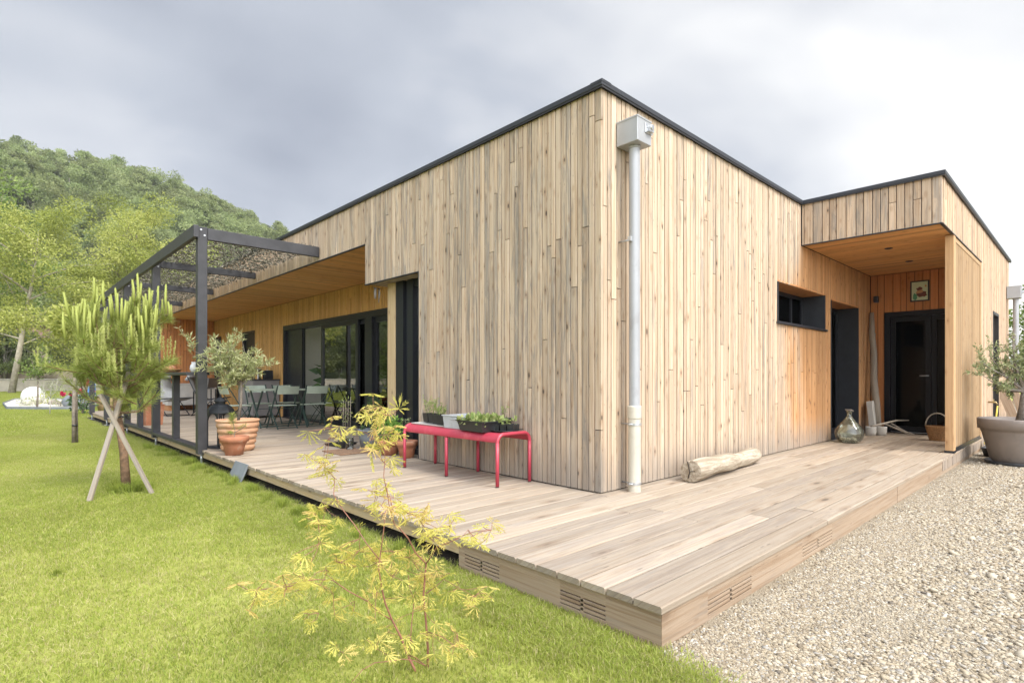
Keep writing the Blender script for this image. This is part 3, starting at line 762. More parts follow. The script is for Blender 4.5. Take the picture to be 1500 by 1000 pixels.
    for y0, y1 in ((12.77, 13.77), (15.74, 16.46)):
        w = MB(); w.box(1.50, 1.62, y0, y0 + .06, .005, 2.25); w.box(1.50, 1.62, y1 - .06, y1, .005, 2.25); w.box(1.50, 1.62, y0 + .06, y1 - .06, 2.19, 2.25)
        do = w.build('terrace_door', 'frame', house)
        g = MB(); g.box(1.56, 1.6, y0 + .06, y1 - .06, .005, 2.19); g.build('door_leaf', 'frame', do)
    # ---- slit window of the wing, its light inner lining
    w = MB(); w.box(9.15, 9.20, -1.562, -1.45, .0, 2.14); w.box(9.90, 9.95, -1.562, -1.45, .0, 2.14); w.box(9.2, 9.9, -1.562, -1.45, 2.09, 2.14)
    do = w.build('side_door', 'frame', house)
    g = MB(); g.board(Vector((9.2, -1.46, .01)), X, -Y, Z, .70, .03, 2.08, fresh=lambda P: .1, grey=.1, tone=.9); g.build('door_leaf', 'screen', do)
    # ---- rainwater pipes with their hoppers
    def downpipe(x, y, wall, z0, zsplit, ztop, hop, hw):
        h = MB(); h.box(x - hw / 2, x + hw / 2, wall - .215, wall - .004, ztop, ztop + hop, .004); h.box(x - hw / 2 - .004, x + hw / 2 + .004, wall - .219, wall - .003, ztop + hop - .012, ztop + hop + .004, .002)
        ho = h.build('downpipe', 'zinc', house)
        q = MB(); q.box(x + .02, x + .09, wall - .25, wall - .215, ztop + .10, ztop + .125); q.tube([(x + .055, wall - .215, ztop + .14), (x + .055, wall - .262, ztop + .135)], .021, 12); q.box(x + .0, x + .11, wall - .223, wall - .2155, ztop + .09, ztop + .17, .003)
        q.build('overflow_spout', 'steel', ho)
        q = MB(); q.tube([(x, y, zsplit), (x, y, ztop + .01)], .046, 24, False); q.tube([(x, y, ztop - .02), (x, y, ztop + .003)], .051, 24); q.build('upper_pipe', 'pipe_grey', ho)
        q = MB(); q.lathe([(.052, z0), (.052, zsplit - .105)], 40, (x, y, 0)); q.lathe([(.052, zsplit - .105), (.0585, zsplit - .098)], 40, (x, y, 0)); q.lathe([(.0585, zsplit - .098), (.0585, zsplit - .004)], 40, (x, y, 0)); q.lathe([(.0585, zsplit - .004), (.055, zsplit + .006), (.047, zsplit + .006)], 40, (x, y, 0)); q.build('lower_pipe', 'pipe_cream', ho)
        for z in (z0 + .06, zsplit - .16):
            q = MB(); q.lathe([(.0525, z), (.056, z), (.056, z + .02), (.0525, z + .02)], 28, (x, y, 0), smooth=False); q.box(x - .082, x - .05, y - .006, y + .006, z + .002, z + .018); q.tube([(x - .07, y + .02, z + .01), (x - .07, y - .03, z + .01)], .006, 6); q.tube([(x - .02, y, z + .01), (x - .02, wall, z + .01)], .006, 6); q.build('pipe_clamp', 'steel', ho)
        q = MB(); q.tube([(x - .06, y, (zsplit + ztop) / 2 + .3), (x - .06, wall, (zsplit + ztop) / 2 + .3)], .008, 6); q.box(x - .072, x - .045, y - .01, y + .02, (zsplit + ztop) / 2 + .29, (zsplit + ztop) / 2 + .33)
        q.build('pipe_clamp', 'steel', ho)
    downpipe(.307, -.115, 0, .0, .72, 2.92, .205, .205)
    downpipe(11.35, -1.69, -1.558, ZG, .5, 2.56, .24, .24)
    # ---- tap
    t = MB(); t.tube([(8.45, -1.558, .56), (8.45, -1.66, .56), (8.45, -1.68, .52)], .014, 8); t.tube([(8.41, -1.63, .6), (8.49, -1.63, .6)], .008, 6); t.tube([(8.45, -1.63, .56), (8.45, -1.63, .6)], .008, 6)
    t.build('garden_tap', 'brass', house)
build_house()

# ------------------------------------------------------------------ pergola with its camouflage net
perg = thing('pergola', 'black painted timber pergola with a camouflage net beside the terrace', 'pergola')
def build_pergola():
    ys = [5.40, 8.20, 10.95, 13.7, 16.4]; s = .0575; zt = 2.965
    for y in ys:
        b = MB(); b.box(-1.62 - s, -1.62 + s, y - s, y + s, -.05, zt, .004); po = b.build('post', 'pergola', perg)
        q = MB(); q.box(-1.67, -1.57, y - .05, y + .05, ZG + .006, ZG + .014); q.tube([(-1.62, y, ZG + .01), (-1.62, y, -.05)], .016, 10); q.box(-1.66, -1.58, y - .04, y + .04, -.058, -.05); q.build('post_foot', 'steel', po)
        for dx, dz in ((-.02, -.04), (.022, -.11)):
            q = MB(); q.tube([(-1.62 + dx, y - s - .008, zt + dz), (-1.62 + dx, y - s + .002, zt + dz)], .013, 10); q.build('bolt', 'steel', po)
    b = MB(); b.box(-1.74, -1.68, 5.28, 16.55, zt - .16, zt, .004); b.build('front_beam', 'pergola', perg)
    for i, y in enumerate(ys):
        b = MB(); b.box(-1.555, -.006, y - .03, y + .03, zt - (.155 if i == 0 else .12), zt - (0 if i == 0 else .002), .004); b.build('cross_beam', 'pergola', perg)
    for i, (a, c) in enumerate(((5.46, 8.14), (8.26, 10.89))):
        b = MB(); b.box(-1.68, -1.56, a, c, .002, .045, .003); b.build('bottom_rail', 'pergola', perg)
        m = (a + c) / 2; b = MB(); b.box(-1.665, -1.575, m - .045, m + .045, .046, 1.0, .003); b.build('rail_post', 'pergola', perg)
        b = MB(); b.box(-1.79, -1.50, a - (.0), c, 1.001, 1.04, .004); b.build('bar_shelf', 'pergola', perg)
    # net: cut-leaf strips knotted to cords, sagging between the beams
    n = 44000
    x = rng.uniform(-1.68, -.02, n); y = rng.uniform(5.42, 16.4, n)
    # clustered holes of the diamond mesh
    u, v = (x + y) / .105, (x - y) / .105
    keep = (np.abs((u % 1) - .5) + np.abs((v % 1) - .5) < .36 + .22 * rng.random(n)) | (rng.random(n) < .10)
    x, y = x[keep], y[keep]; n = len(x)
    yb = np.array(ys); d = np.min(np.abs(y[:, None] - yb[None]), 1)
    z = 2.972 - .02 * np.sin(np.clip(d / 1.4, 0, 1) * np.pi / 2) + rng.normal(0, .007, n)
    D = rng.normal(size=(n, 3)) * np.array([1, 1, .4])
    lf = leaves(np.stack([x, y, z], 1), D, rng.uniform(.03, .06, n), rng.uniform(.012, .026, n))
    M['net'] = leafmat('camouflage_net', (.05, .047, .035), (.12, .11, .08), (.32, .29, .22), .3, .9)
    foliage('shade_net', [lf], 'net', perg)
    b = MB()
    for k in np.arange(5.5, 16.4, .42): b.tube([(-1.68, k, 2.97), (-.85, k + .2, 2.95), (-.02, k + .4, 2.97)], .004, 5)
    b.tube([(-.9, 5.42, 2.968), (-.9, 8.2, 2.968), (-.9, 11, 2.968), (-.9, 16.4, 2.968)], .006, 5)
    b.build('net_cord', 'soil', perg)
build_pergola()

# ================================================================== things on the deck
def leaf_cloud(n, ctr, rad, size, wid, r=None, shell=.35, up=.25, fold=.15):
    """leaves filling an ellipsoid, pointing outwards"""
    r = r or rng; d = unit(r.normal(size=(n, 3))); q = (shell + (1 - shell) * r.random(n)) ** .6
    P = np.array(ctr) + d * q[:, None] * np.array(rad)
    D = d + r.normal(0, .6, (n, 3)) + np.array([0, 0, up])
    return leaves(P, D, r.uniform(.7, 1.3, n) * size, wid * r.uniform(.7, 1.3, n), r, fold)
M['leaf_seedling'] = leafmat('seedling_leaf', (.17, .24, .06), (.30, .36, .12), (.42, .44, .18))
M['leaf_basil'] = leafmat('basil_leaf', (.10, .22, .035), (.19, .36, .06), (.30, .46, .10))
M['leaf_olive'] = leafmat('olive_leaf', (.25, .28, .11), (.45, .475, .22), (.64, .63, .37), .4)
M['leaf_dark'] = leafmat('dark_leaf', (.02, .045, .015), (.05, .10, .03), (.09, .15, .05), .2)
M['leaf_rose'] = leafmat('rose_leaf', (.03, .065, .02), (.06, .12, .035), (.11, .17, .06), .25)
M['petal'] = leafmat('rose_petal', (.42, .01, .07), (.62, .03, .13), (.72, .10, .20), .3)
M['leaf_grey'] = leafmat('grey_shrub_leaf', (.18, .215, .09), (.33, .37, .18), (.45, .47, .26), .35)
M['needle'] = leafmat('pine_needle', (.19, .235, .045), (.34, .395, .09), (.50, .525, .18), .5)
M['candle'] = leafmat('pine_candle', (.42, .46, .12), (.55, .58, .20), (.64, .64, .29), .4)
M['leaf_maple'] = leafmat('maple_leaf', (.60, .56, .13), (.76, .69, .20), (.72, .50, .22), .55)

# ---- raspberry bench
def bench():
    t = thing('garden_bench', 'raspberry red metal bench with six legs against the timber wall', 'bench', (-.235, 1.545, 0))
    hx, hl, h, r, rt = .20, .745, .465, .075, .0165
    def prof(inset):
        p = []
        for i in range(9):
            a = math.pi - i / 8 * math.pi / 2; p.append((-hx + r + r * math.cos(a), h - r + r * math.sin(a) - inset))
        for i in range(9):
            a = math.pi / 2 - i / 8 * math.pi / 2; p.append((hx - r + r * math.cos(a), h - r + r * math.sin(a) - inset))
        return p
    b = MB(); pr = prof(0); n = len(pr)
    o = [(x, y, z) for y in (-hl + .01, hl - .01) for x, z in pr]
    i_ = [(x * .985, y, z - .004) for y in (-hl + .01, hl - .01) for x, z in pr]
    vs = o + i_
    fs = [(k, k + 1, n + k + 1, n + k) for k in range(n - 1)] + [(2 * n + k, 3 * n + k, 3 * n + k + 1, 2 * n + k + 1) for k in range(n - 1)]
    fs += [(0, n, 3 * n, 2 * n), (n - 1, 3 * n - 1, 4 * n - 1, 2 * n - 1)]
    b.add(vs, fs, True); b.build('seat', 'red', t)
    for y in (-hl, 0, hl):
        pts = [(x, y, z - (.006 if y == 0 else 0)) for x, z in prof(.004)]
        if y != 0:
            b = MB(); b.tube(pts, rt, 12, False); b.build('seat_frame', 'red', t)
        for sgn in (-1, 1):
            q = pts[0] if sgn < 0 else pts[-1]
            b = MB(); b.tube([(q[0], y, .008), (q[0], y, q[2] + .002)], rt, 12); lg = b.build('leg', 'red', t)
            b = MB(); b.tube([(q[0], y, 0), (q[0], y, .0085)], rt * .95, 10); b.build('foot_cap', 'black_plastic', lg)
bench()
ZB = .4665
def seedling(parts, x, y, z, h, n, r, spread=.03):
    """a few thin stems with small leaves: returns stem paths, appends leaves"""
    st = []
    for k in range(n):
        a = r.uniform(0, 6.28); tip = np.array([x + spread * math.cos(a), y + spread * math.sin(a), z + h * r.uniform(.7, 1.1)])
        st.append([(x, y, z), tuple((np.array([x, y, z]) + tip) / 2 + r.normal(0, .004, 3)), tuple(tip)])
        m = 9; f = r.uniform(.35, 1, m)[:, None]
        P = np.array([x, y, z]) * (1 - f) + tip * f
        parts.append(leaves(P, unit(r.normal(size=(m, 3))) + np.array([0, 0, .25]), r.uniform(.018, .04, m), r.uniform(.008, .015, m), r, .1))
    return st
def square_pot(b, x, y, z, s, h):
    t = .82
    o = [(x + a * s / 2 * k, y + c * s / 2 * k, z + q) for k, q in ((t, 0), (1, h)) for a, c in ((-1, -1), (1, -1), (1, 1), (-1, 1))]
    i_ = [(x + a * s / 2 * k, y + c * s / 2 * k, z + q) for k, q in ((.93, h), (.86, h * .86)) for a, c in ((-1, -1), (1, -1), (1, 1), (-1, 1))]
    fs = [(3, 2, 1, 0)] + [(k, (k + 1) % 4, 4 + (k + 1) % 4, 4 + k) for k in range(4)] + [(4 + k, 4 + (k + 1) % 4, 8 + (k + 1) % 4, 8 + k) for k in range(4)] + [(8 + k, 8 + (k + 1) % 4, 12 + (k + 1) % 4, 12 + k) for k in range(4)] + [(12, 13, 14, 15)]
    b.add(o + i_, fs)
def tray(b, x, y, z, lx, ly, h, wall=.008, taper=.9, rim=.012):
    def ring(kx, ky, zz): return [(x + a * lx / 2 * kx, y + c * ly / 2 * ky, zz) for a, c in ((-1, -1), (1, -1), (1, 1), (-1, 1))]
    wx, wy = 1 - 2 * wall / lx, 1 - 2 * wall / ly; rx, ry = 1 + 2 * rim / lx, 1 + 2 * rim / ly
    R_ = [ring(taper, taper, z), ring(1, 1, z + h - .008), ring(rx, ry, z + h - .008), ring(rx, ry, z + h), ring(wx, wy, z + h), ring(wx * taper, wy * taper, z + .006)]
    vs = sum(R_, []); fs = [(3, 2, 1, 0), tuple(20 + k for k in range(4))]
    for j in range(5): fs += [(j * 4 + k, j * 4 + (k + 1) % 4, j * 4 + 4 + (k + 1) % 4, j * 4 + 4 + k) for k in range(4)]
    b.add(vs, fs)
def bench_things():
    r = np.random.default_rng(5)
    t = thing('plant_tray', 'shallow pale tray under the black pots on the red bench', 'tray', (-.24, 1.98, ZB))
    b = MB(); tray(b, 0, 0, 0, .24, .58, .014, .004, .97, .004); b.build('tray_base', 'pale_plastic', t)
    names = ['square black pot of tall seedlings nearest the left end of the red bench', 'square black pot of feathery seedlings, second from the left on the red bench', 'square black pot with sparse seedlings, third from the left on the red bench', 'square black pot of seedlings right beside the grey crate on the red bench']
    for k, (x, y) in enumerate(((-.19, 2.19), (-.21, 2.055), (-.25, 1.93), (-.275, 1.815))):
        t = thing('seedling_pot', names[k], 'plant pot', (x, y, ZB + .0145), .1 * (k - 1), 'black seedling pots on the bench')
        b = MB(); square_pot(b, 0, 0, 0, .105, .098); b.cur = 1; b.quad((-.045, -.045, .086), (.045, -.045, .086), (.045, .045, .086), (-.045, .045, .086)); b.build('pot', ['black_plastic', 'soil'], t)
        ps = []; st = []
        for q in range(4): st += seedling(ps, r.uniform(-.03, .03), r.uniform(-.03, .03), .085, (.19, .17, .13, .09)[k], 2, r, .05)
        s = MB(); [s.tube(p, .0013, 4, False) for p in st]; so = s.build('stems', 'leaf_seedling', t); foliage('leaves', ps, 'leaf_seedling', so)
    t = thing('plastic_crate', 'open light grey plastic crate on the red bench behind the black lettuce tray', 'crate', (-.235, 1.50, ZB), .04)
    b = MB(); tray(b, 0, 0, 0, .30, .34, .128, .008, .93, .01); b.build('crate_body', 'grey_plastic', t)
    b = MB(); b.box(-.155, -.148, -.06, .06, .085, .108, .003); b.build('handle', 'grey_plastic', t)
    t = thing('lettuce_tray', 'deep black tray full of young lettuce overhanging the front of the red bench', 'tray', (-.31, 1.17, ZB), -.06)
    b = MB(); tray(b, 0, 0, 0, .27, .40, .098, .006, .88, .012); b.cur = 1; b.quad((-.12, -.18, .08), (.12, -.18, .08), (.12, .18, .08), (-.12, .18, .08)); b.build('tray_base', ['black_plastic', 'soil'], t)
    ps = []
    for q in range(22): c = (r.uniform(-.11, .10), r.uniform(-.17, .17), .095); ps.append(leaf_cloud(16, c, (.04, .04, .03), .055, .035, r, up=.5))
    foliage('lettuce', ps, 'leaf_seedling', t)
    t = thing('flower_pot', 'round black pot with one seedling at the back of the red bench near the wall', 'plant pot', (-.10, 1.08, ZB))
    b = MB(); b.lathe([(.0, 0), (.06, 0), (.075, .10), (.085, .10), (.085, .112), (.073, .112), (.07, .09)], 20); b.cur = 1; b.disc((0, 0, .095), .071); b.build('pot', ['black_plastic', 'soil'], t)
    ps = []; st = seedling(ps, 0, 0, .09, .17, 3, r, .03); s = MB(); [s.tube(p, .0015, 4, False) for p in st]; so = s.build('stems', 'leaf_seedling', t); foliage('leaves', ps, 'leaf_seedling', so)
    t = thing('saucer', 'wide flat black saucer at the right end of the red bench', 'saucer', (-.22, .93, ZB))
    b = MB(); b.lathe([(0, 0), (.11, 0), (.135, .018), (.13, .02), (.105, .005), (0, .005)], 28); b.build('dish', 'black_plastic', t)
    t = thing('seedling_tray', 'black six cell tray with pale seedlings standing in the saucer on the red bench', 'tray', (-.21, .93, ZB + .0055), .35)
    b = MB(); b.cur = 0
    for i in range(3):
        for j in range(2): square_pot(b, (j - .5) * .068, (i - 1) * .072, .0, .066, .065)
    b.cur = 1
    b.build('cells', ['black_plastic', 'soil'], t)
    s = MB(); [s.quad((x - .027, y - .027, .057), (x + .027, y - .027, .057), (x + .027, y + .027, .057), (x - .027, y + .027, .057)) for x in (-.034, .034) for y in (-.072, 0, .072)]; s.build('potting_soil', 'soil', t)
    ps = []
    for i in range(3):
        for j in range(2):
            if (i, j) != (0, 0): ps.append(leaf_cloud(14, ((j - .5) * .068, (i - 1) * .072, .085), (.026, .026, .03), .04, .018, r, up=.4))
    foliage('leaves', ps, 'leaf_seedling', t)
bench_things()

# ---- pots
def pot_profile(r0, r1, h, rim, rh):
    return [(0, 0), (r0, 0), (r0 + (r1 - r0) * .5, h * .5), (r1, h - rh), (r1 + rim, h - rh + .004), (r1 + rim + .002, h - .004), (r1 + rim - .004, h), (r1 - .012, h), (r1 - .02, h - rh), (r1 - .03, h - .12)]
def potted(name, label, loc, prof, mat, soil_z, soil_r, wob=0, cat='potted plant', group=None):
    t = thing(name, label, cat, loc, 0, group)
    b = MB(); b.lathe(prof, 40, (0, 0, 0), wob); po = b.build('pot', mat, t)
    b = MB(); b.disc((0, 0, soil_z), soil_r, 24); b.build('potting_soil', 'soil', po)
    return t
def olive_crown(t, base, top, tips, nleaf, size, wid, seed, mat='leaf_olive', bark='bark', tr=(.02, .014)):
    r = np.random.default_rng(seed); base, top = np.array(base, float), np.array(top, float)
    b = MB(); m = (base + top) / 2 + np.array([.012, -.01, 0])
    b.tube([base, m, top], [tr[0], (tr[0] + tr[1]) / 2, tr[1]], 10); trunk = b.build('trunk', bark, t)
    b = MB(); ps = []
    for tip in tips:
        tip = np.array(tip, float); mid = top + (tip - top) * .5 + r.normal(0, .03, 3) - np.array([0, 0, .02]); br = [top - (top - base) * .05, mid, tip]
        b.tube(br, [tr[1] * .55, tr[1] * .3, .002], 6, False)
        for k in range(7):       # twigs
            f = r.uniform(.25, 1); p = top + (tip - top) * f if f > .5 else top + (mid - top) * f * 2
            L_ = np.linalg.norm(tip - top)
            d = unit(((tip - top) / max(L_, .01) * .6 + r.normal(0, .65, 3) + [0, 0, .25])[None])[0]; ln = L_ * r.uniform(.25, .5)
            e = p + d * ln; b.tube([p, (p + e) / 2 + r.normal(0, .008, 3), e], [.003, .002, .001], 4, False)
            n = max(4, int(nleaf / (len(tips) * 7))); s = r.random(n)[:, None] ** .9 * 1.04
            P = p + (e - p) * s + r.normal(0, .006, (n, 3)); D = d * .7 + r.normal(0, .75, (n, 3)) + [0, 0, .1]
            ps.append(leaves(P, D, r.uniform(.6, 1.2, n) * size, r.uniform(.7, 1.2, n) * wid, r, .12))
    b.build('branches', bark, trunk); foliage('crown', ps, mat, t)
def pots():
    r = np.random.default_rng(11)
    # big ribbed terracotta pot with the standard olive
    t = thing('potted_olive', 'small olive tree in a big ribbed terracotta pot on the deck edge', 'potted tree', (-1.28, 5.02, 0))
    prof = [(0, 0), (.175, 0), (.185, .015)]
    for i in range(5):
        z = .03 + i * .072; rr = .19 + .013 * i; prof += [(rr + .014, z), (rr + .018, z + .03), (rr + .012, z + .055), (rr + .004, z + .062)]
    prof += [(.262, .39), (.268, .40), (.262, .415), (.235, .415), (.225, .36)]
    b = MB(); b.lathe(prof, 44, (0, 0, 0), .006); po = b.build('pot', 'terracotta_pale', t); b = MB(); b.disc((0, 0, .37), .232); b.build('potting_soil', 'soil', po)
    rx, up = np.array([.727, -.686, 0]), np.array([0, 0, 1]); fw = np.array([.686, .727, 0])
    tips = []
    for a, z in ((-.50, 1.44), (-.42, 1.12), (-.33, 1.32), (-.2, 1.5), (-.12, 1.18), (0, 1.66), (.05, 1.70), (.06, 1.45), (.14, 1.30), (.2, 1.12), (.28, 1.22), (.36, 1.08), (.46, 1.26), (-.05, 1.3), (.1, 1.05), (-.25, 1.02), (.22, 1.4), (-.3, 1.55)):
        tips.append(rx * (a * .80 - .07) + fw * r.uniform(-.30, .30) + up * (.98 + (z - 1.02) * .80))
    olive_crown(t, (0, 0, .36), tuple(rx * .05 + up * .90), tips, 4000, .078, .0135, 3)
    # small pot with a pine seedling
    t = potted('potted_pine_seedling', 'pine seedling in a small terracotta pot in front of the big ribbed one', (-1.45, 4.60, 0), pot_profile(.10, .15, .235, .018, .07), 'terracotta', .20, .135)
    b = MB(); st = [[(0, 0, .2), (.01, 0, .30), (-.02, .02, .47)], [(.008, 0, .28), (.07, -.07, .33), (.10, -.1, .37)], [(0, 0, .26), (-.06, .05, .27)]]
    for s in st: b.tube(s, .004, 5, False)
    so = b.build('stem', 'bark', t); ps = []
    for s in st:
        for k in range(90):
            f = r.random() ** .5; p = np.array(s[0]) * (1 - f) + np.array(s[-1]) * f; ps.append(leaves(p[None], (r.normal(0, .6, 3) + [0, 0, .7])[None], .05, .003, r))
    for k in range(200): p = np.array([-.02, .02, .40 + .1 * r.random()]); ps.append(leaves(p[None], (r.normal(0, .7, 3) + [0, 0, .6])[None], .07, .004, r))
    foliage('needles', ps, 'needle', t)
    # pots beside the glazed door
    t = potted('potted_shrub', 'terracotta pot with bare stems standing beside the garden door frame', (.0, 2.93, 0), pot_profile(.085, .12, .205, .015, .06), 'terracotta', .17, .105)
    b = MB()
    for k in range(3): b.tube([(0, 0, .17), (r.normal(0, .02), r.normal(0, .02), .3), (r.normal(0, .05), r.normal(0, .05), .42)], [.004, .003, .0015], 5, False)
    so = b.build('stems', 'bark', t); foliage('leaves', [leaf_cloud(60, (0, 0, .38), (.07, .07, .1), .035, .013, r)], 'leaf_grey', so)
    t = potted('potted_basil', 'fresh green basil in a terracotta pot next to the pale corner post', (-.03, 3.28, 0), pot_profile(.095, .14, .19, .012, .06), 'terracotta', .16, .12)
    b = MB(); [b.tube([(0, 0, .16), (r.normal(0, .05), r.normal(0, .05), .30)], .003, 5, False) for _ in range(7)]; b.build('stems', 'leaf_basil', t)
    foliage('leaves', [leaf_cloud(420, (0, -.02, .33), (.17, .17, .14), .05, .03, r, .1, .4)], 'leaf_basil', t)
    t = potted('potted_herbs', 'wide grey pot of herbs on a saucer near the terrace glass', (.12, 3.98, 0), [(0, .015), (.15, .015), (.175, .16), (.18, .24), (.195, .245), (.195, .265), (.165, .265), (.16, .2)], 'slate', .215, .165)
    b = MB(); b.lathe([(0, 0), (.2, 0), (.215, .016), (.21, .018), (.19, .006), (0, .006)], 30); b.build('saucer', 'cabinet', t)
    b = MB(); [b.tube([(x, y, .21), (x + .02, y + .03, .4), (x + .03, y + .02, .62)], [.005, .004, .002], 5, False) for x, y in ((.0, .02), (.03, .06), (.06, -.02))]; b.build('stems', 'bark', t)
    foliage('leaves', [leaf_cloud(420, (.03, .04, .56), (.09, .09, .16), .045, .007, r, .1, .4), leaf_cloud(120, (-.1, -.06, .29), (.1, .1, .06), .03, .015, r)], 'leaf_rose', t)
    t = potted('potted_tomato', 'low black pot of leggy seedlings tied to canes beside the brown doormat', (-.12, 4.28, 0), [(0, 0), (.08, 0), (.10, .10), (.105, .11), (.09, .11), (.085, .08)], 'black_plastic', .09, .088)
    b = MB(); [b.tube([(x, y, .08), (x + .01, y, .65)], .0035, 5) for x, y in ((-.03, .02), (.02, .05), (.05, -.03), (.0, -.06))]; b.build('canes', 'stake', t)
    foliage('leaves', [leaf_cloud(70, (0, 0, .55), (.07, .07, .22), .045, .012, r), leaf_cloud(60, (-.02, 0, .13), (.08, .08, .05), .04, .02, r)], 'leaf_seedling', t)
    t = thing('black_tray', 'flat black plastic tray lying beside the brown doormat', 'tray', (-.02, 4.62, 0), .3)
    b = MB(); tray(b, 0, 0, 0, .36, .26, .035, .006, .92, .008); b.build('tray_base', 'black_plastic', t)
    t = thing('glass_jar', 'clear glass jar with a cane standing at the edge of the doormat', 'jar', (-.19, 4.02, .013))
    b = MB(); b.lathe([(0, 0), (.045, 0), (.05, .01), (.052, .13), (.048, .15), (.05, .16)], 20); b.build('jar_body', 'glass', t)
    b = MB(); b.tube([(0, 0, .01), (.02, .01, .7)], .003, 5); b.build('cane', 'stake', t)
    b = MB(); b.box(-.52, -.05, 3.62, 4.14, .001, .014, .003); tag(b.build('doormat', 'rust_mat'), 'brown coir doormat on the deck below the terrace window corner', 'doormat')
    # watering can on the wide grey pot's side: small white scoop
    # orange trough by the rail
    t = thing('planter_trough', 'orange terracotta trough with a grey shrub behind the black rail', 'planter', (-1.25, 10.6, 0), .05)
    b = MB(); tray(b, 0, 0, 0, .34, .5, .42, .02, .85, .015); po = b.build('pot', 'terracotta', t); b = MB(); b.quad((-.15, -.22, .38), (.15, -.22, .38), (.15, .22, .38), (-.15, .22, .38)); b.build('potting_soil', 'soil', po)
    foliage('leaves', [leaf_cloud(700, (0, 0, .68), (.2, .26, .32), .06, .012, r, .05, .7)], 'leaf_grey', t)
pots()

# ---- lantern
def lantern():
    t = thing('garden_lantern', 'black metal lantern with arched sides and domed lid on the deck', 'lantern', (-1.36, 5.50, 0), .35)
    w = .115
    b = MB(); b.box(-w - .01, w + .01, -w - .01, w + .01, 0, .03, .006); b.build('base', 'lantern', t)
    for sx in (-1, 1):
        for sy in (-1, 1): b = MB(); b.box(sx * w - .011, sx * w + .011, sy * w - .011, sy * w + .011, .03, .36, .002); b.build('leg', 'lantern', t)
    b = MB()
    for k in range(4):
        rot = Matrix.Rotation(k * math.pi / 2, 3, 'Z'); n = 12; vs = []; fs = []
        for i in range(n + 1):
            a = -w + .011 + (2 * w - .022) * i / n; z = .36 + .115 * math.sqrt(max(0, 1 - (a / (w - .011)) ** 2))
            for yy in (-w - .008, -w + .004): vs += [rot @ Vector((a, yy, z)), rot @ Vector((a, yy, .49))]
        for i in range(n):
            q = i * 4; fs += [(q, q + 4, q + 5, q + 1), (q + 2, q + 3, q + 7, q + 6), (q, q + 2, q + 6, q + 4)]
        b.add(vs, fs)
    b.build('arches', 'lantern', t)
    b = MB(); b.lathe([(.175, .475), (.178, .485), (.165, .53), (.13, .575), (.085, .60), (.06, .605)], 8, smooth=False); b.lathe([(.062, .605), (.065, .63), (.085, .635), (.085, .645), (.05, .675), (.02, .69), (.012, .72), (0, .725)], 8, smooth=False); b.build('lid', 'lantern', t)
    b = MB(); b.tube([(0, 0, .03), (0, 0, .15)], .035, 16); b.build('candle', 'cloth_white', t)
lantern()

# ---- bistro set
def make_chair():
    t = thing('bistro_chair', 'x', 'chair')
    b = MB(); b.obox(Vector((0, 0, .445)), (.40, .36, .012), None, .004); b.obox(Vector((0, .16, .438)), (.40, .02, .024), None, .003); b.build('seat', 'sage', t)
    b = MB()
    n = 8; vs = []
    for i in range(n + 1):
        u = -1 + 2 * i / n; cv = .03 * (1 - u * u)
        for z, yy in ((.66, -.235), (.805, -.28)): vs += [(u * .20, yy - cv, z), (u * .20, yy - cv + .006, z)]
    fs = []
    for i in range(n):
        q = i * 4; fs += [(q, q + 2, q + 6, q + 4), (q + 1, q + 5, q + 7, q + 3), (q + 2, q + 3, q + 7, q + 6), (q, q + 4, q + 5, q + 1)]
    fs += [(0, 1, 3, 2), (n * 4, n * 4 + 2, n * 4 + 3, n * 4 + 1)]
    b.add(vs, fs, False); b.build('backrest', 'sage', t)
    for s in (-1, 1):
        b = MB(); b.bar((s * .205, -.27, .82), (s * .205, .22, .012), .012, .026, .002, up=X); b.build('back_leg', 'dark_green', t)
        b = MB(); b.bar((s * .185, .17, .44), (s * .185, -.23, .012), .012, .024, .002, up=X); b.build('front_leg', 'dark_green', t)
    for p, q in (((-.2, .21, .03), (.2, .21, .03)), ((-.18, -.21, .03), (.18, -.21, .03)), ((-.2, -.02, .43), (.2, -.02, .43))): b = MB(); b.bar(p, q, .012, .012); b.build('stretcher', 'dark_green', t)
    return t
def bistro():
    c0 = make_chair(); g = 'folding chairs round the bistro table'
    spots = [(.36, 7.80, .05, 'sage folding chair with its back to the garden, left of the near pair'),
             (.98, 7.86, -.1, 'sage folding chair with its back to the garden, right of the near pair'),
             (-.28, 8.33, -1.45, 'sage green folding chair at the left end of the table just behind the potted olive'),
             (1.30, 8.22, 1.35, 'sage green folding chair seen side on at the glass end of the table'),
             (.33, 8.98, 3.1, 'sage green folding chair on the far side of the table, nearer the olive'),
             (.90, 8.98, 3.2, 'sage green folding chair on the far side of the table, nearer the sliding window')]
    for k, (x, y, rz, lb) in enumerate(spots):
        if k == 0: c0.location = (x, y, 0); c0.rotation_euler = (0, 0, rz); c0['label'] = lb; c0['group'] = g
        else: dup(c0, (x, y, 0), rz, lb, g)
    t = thing('bistro_table', 'green metal folding table with crossed legs on the terrace', 'table', (.52, 8.38, 0))
    b = MB(); b.obox(Vector((0, 0, .735)), (1.1, .68, .016), None, .005); b.box(-.54, .54, -.33, .33, .715, .7265); b.build('tabletop', 'sage', t)
    for sx in (-1, 1):
        for q in (-1, 1): b = MB(); b.bar((sx * (.44 - .02 * q), -.28 * q, .714), (sx * (.44 - .02 * q), .30 * q, .012), .03, .03, .003, up=X); b.build('leg', 'dark_green', t)
    b = MB(); [b.bar((-.45, y, .03), (.45, y, .03), .02, .02) for y in (-.29, .29)]; b.bar((-.43, 0, .36), (.43, 0, .36), .014, .014); b.build('stretcher', 'dark_green', t)
bistro()

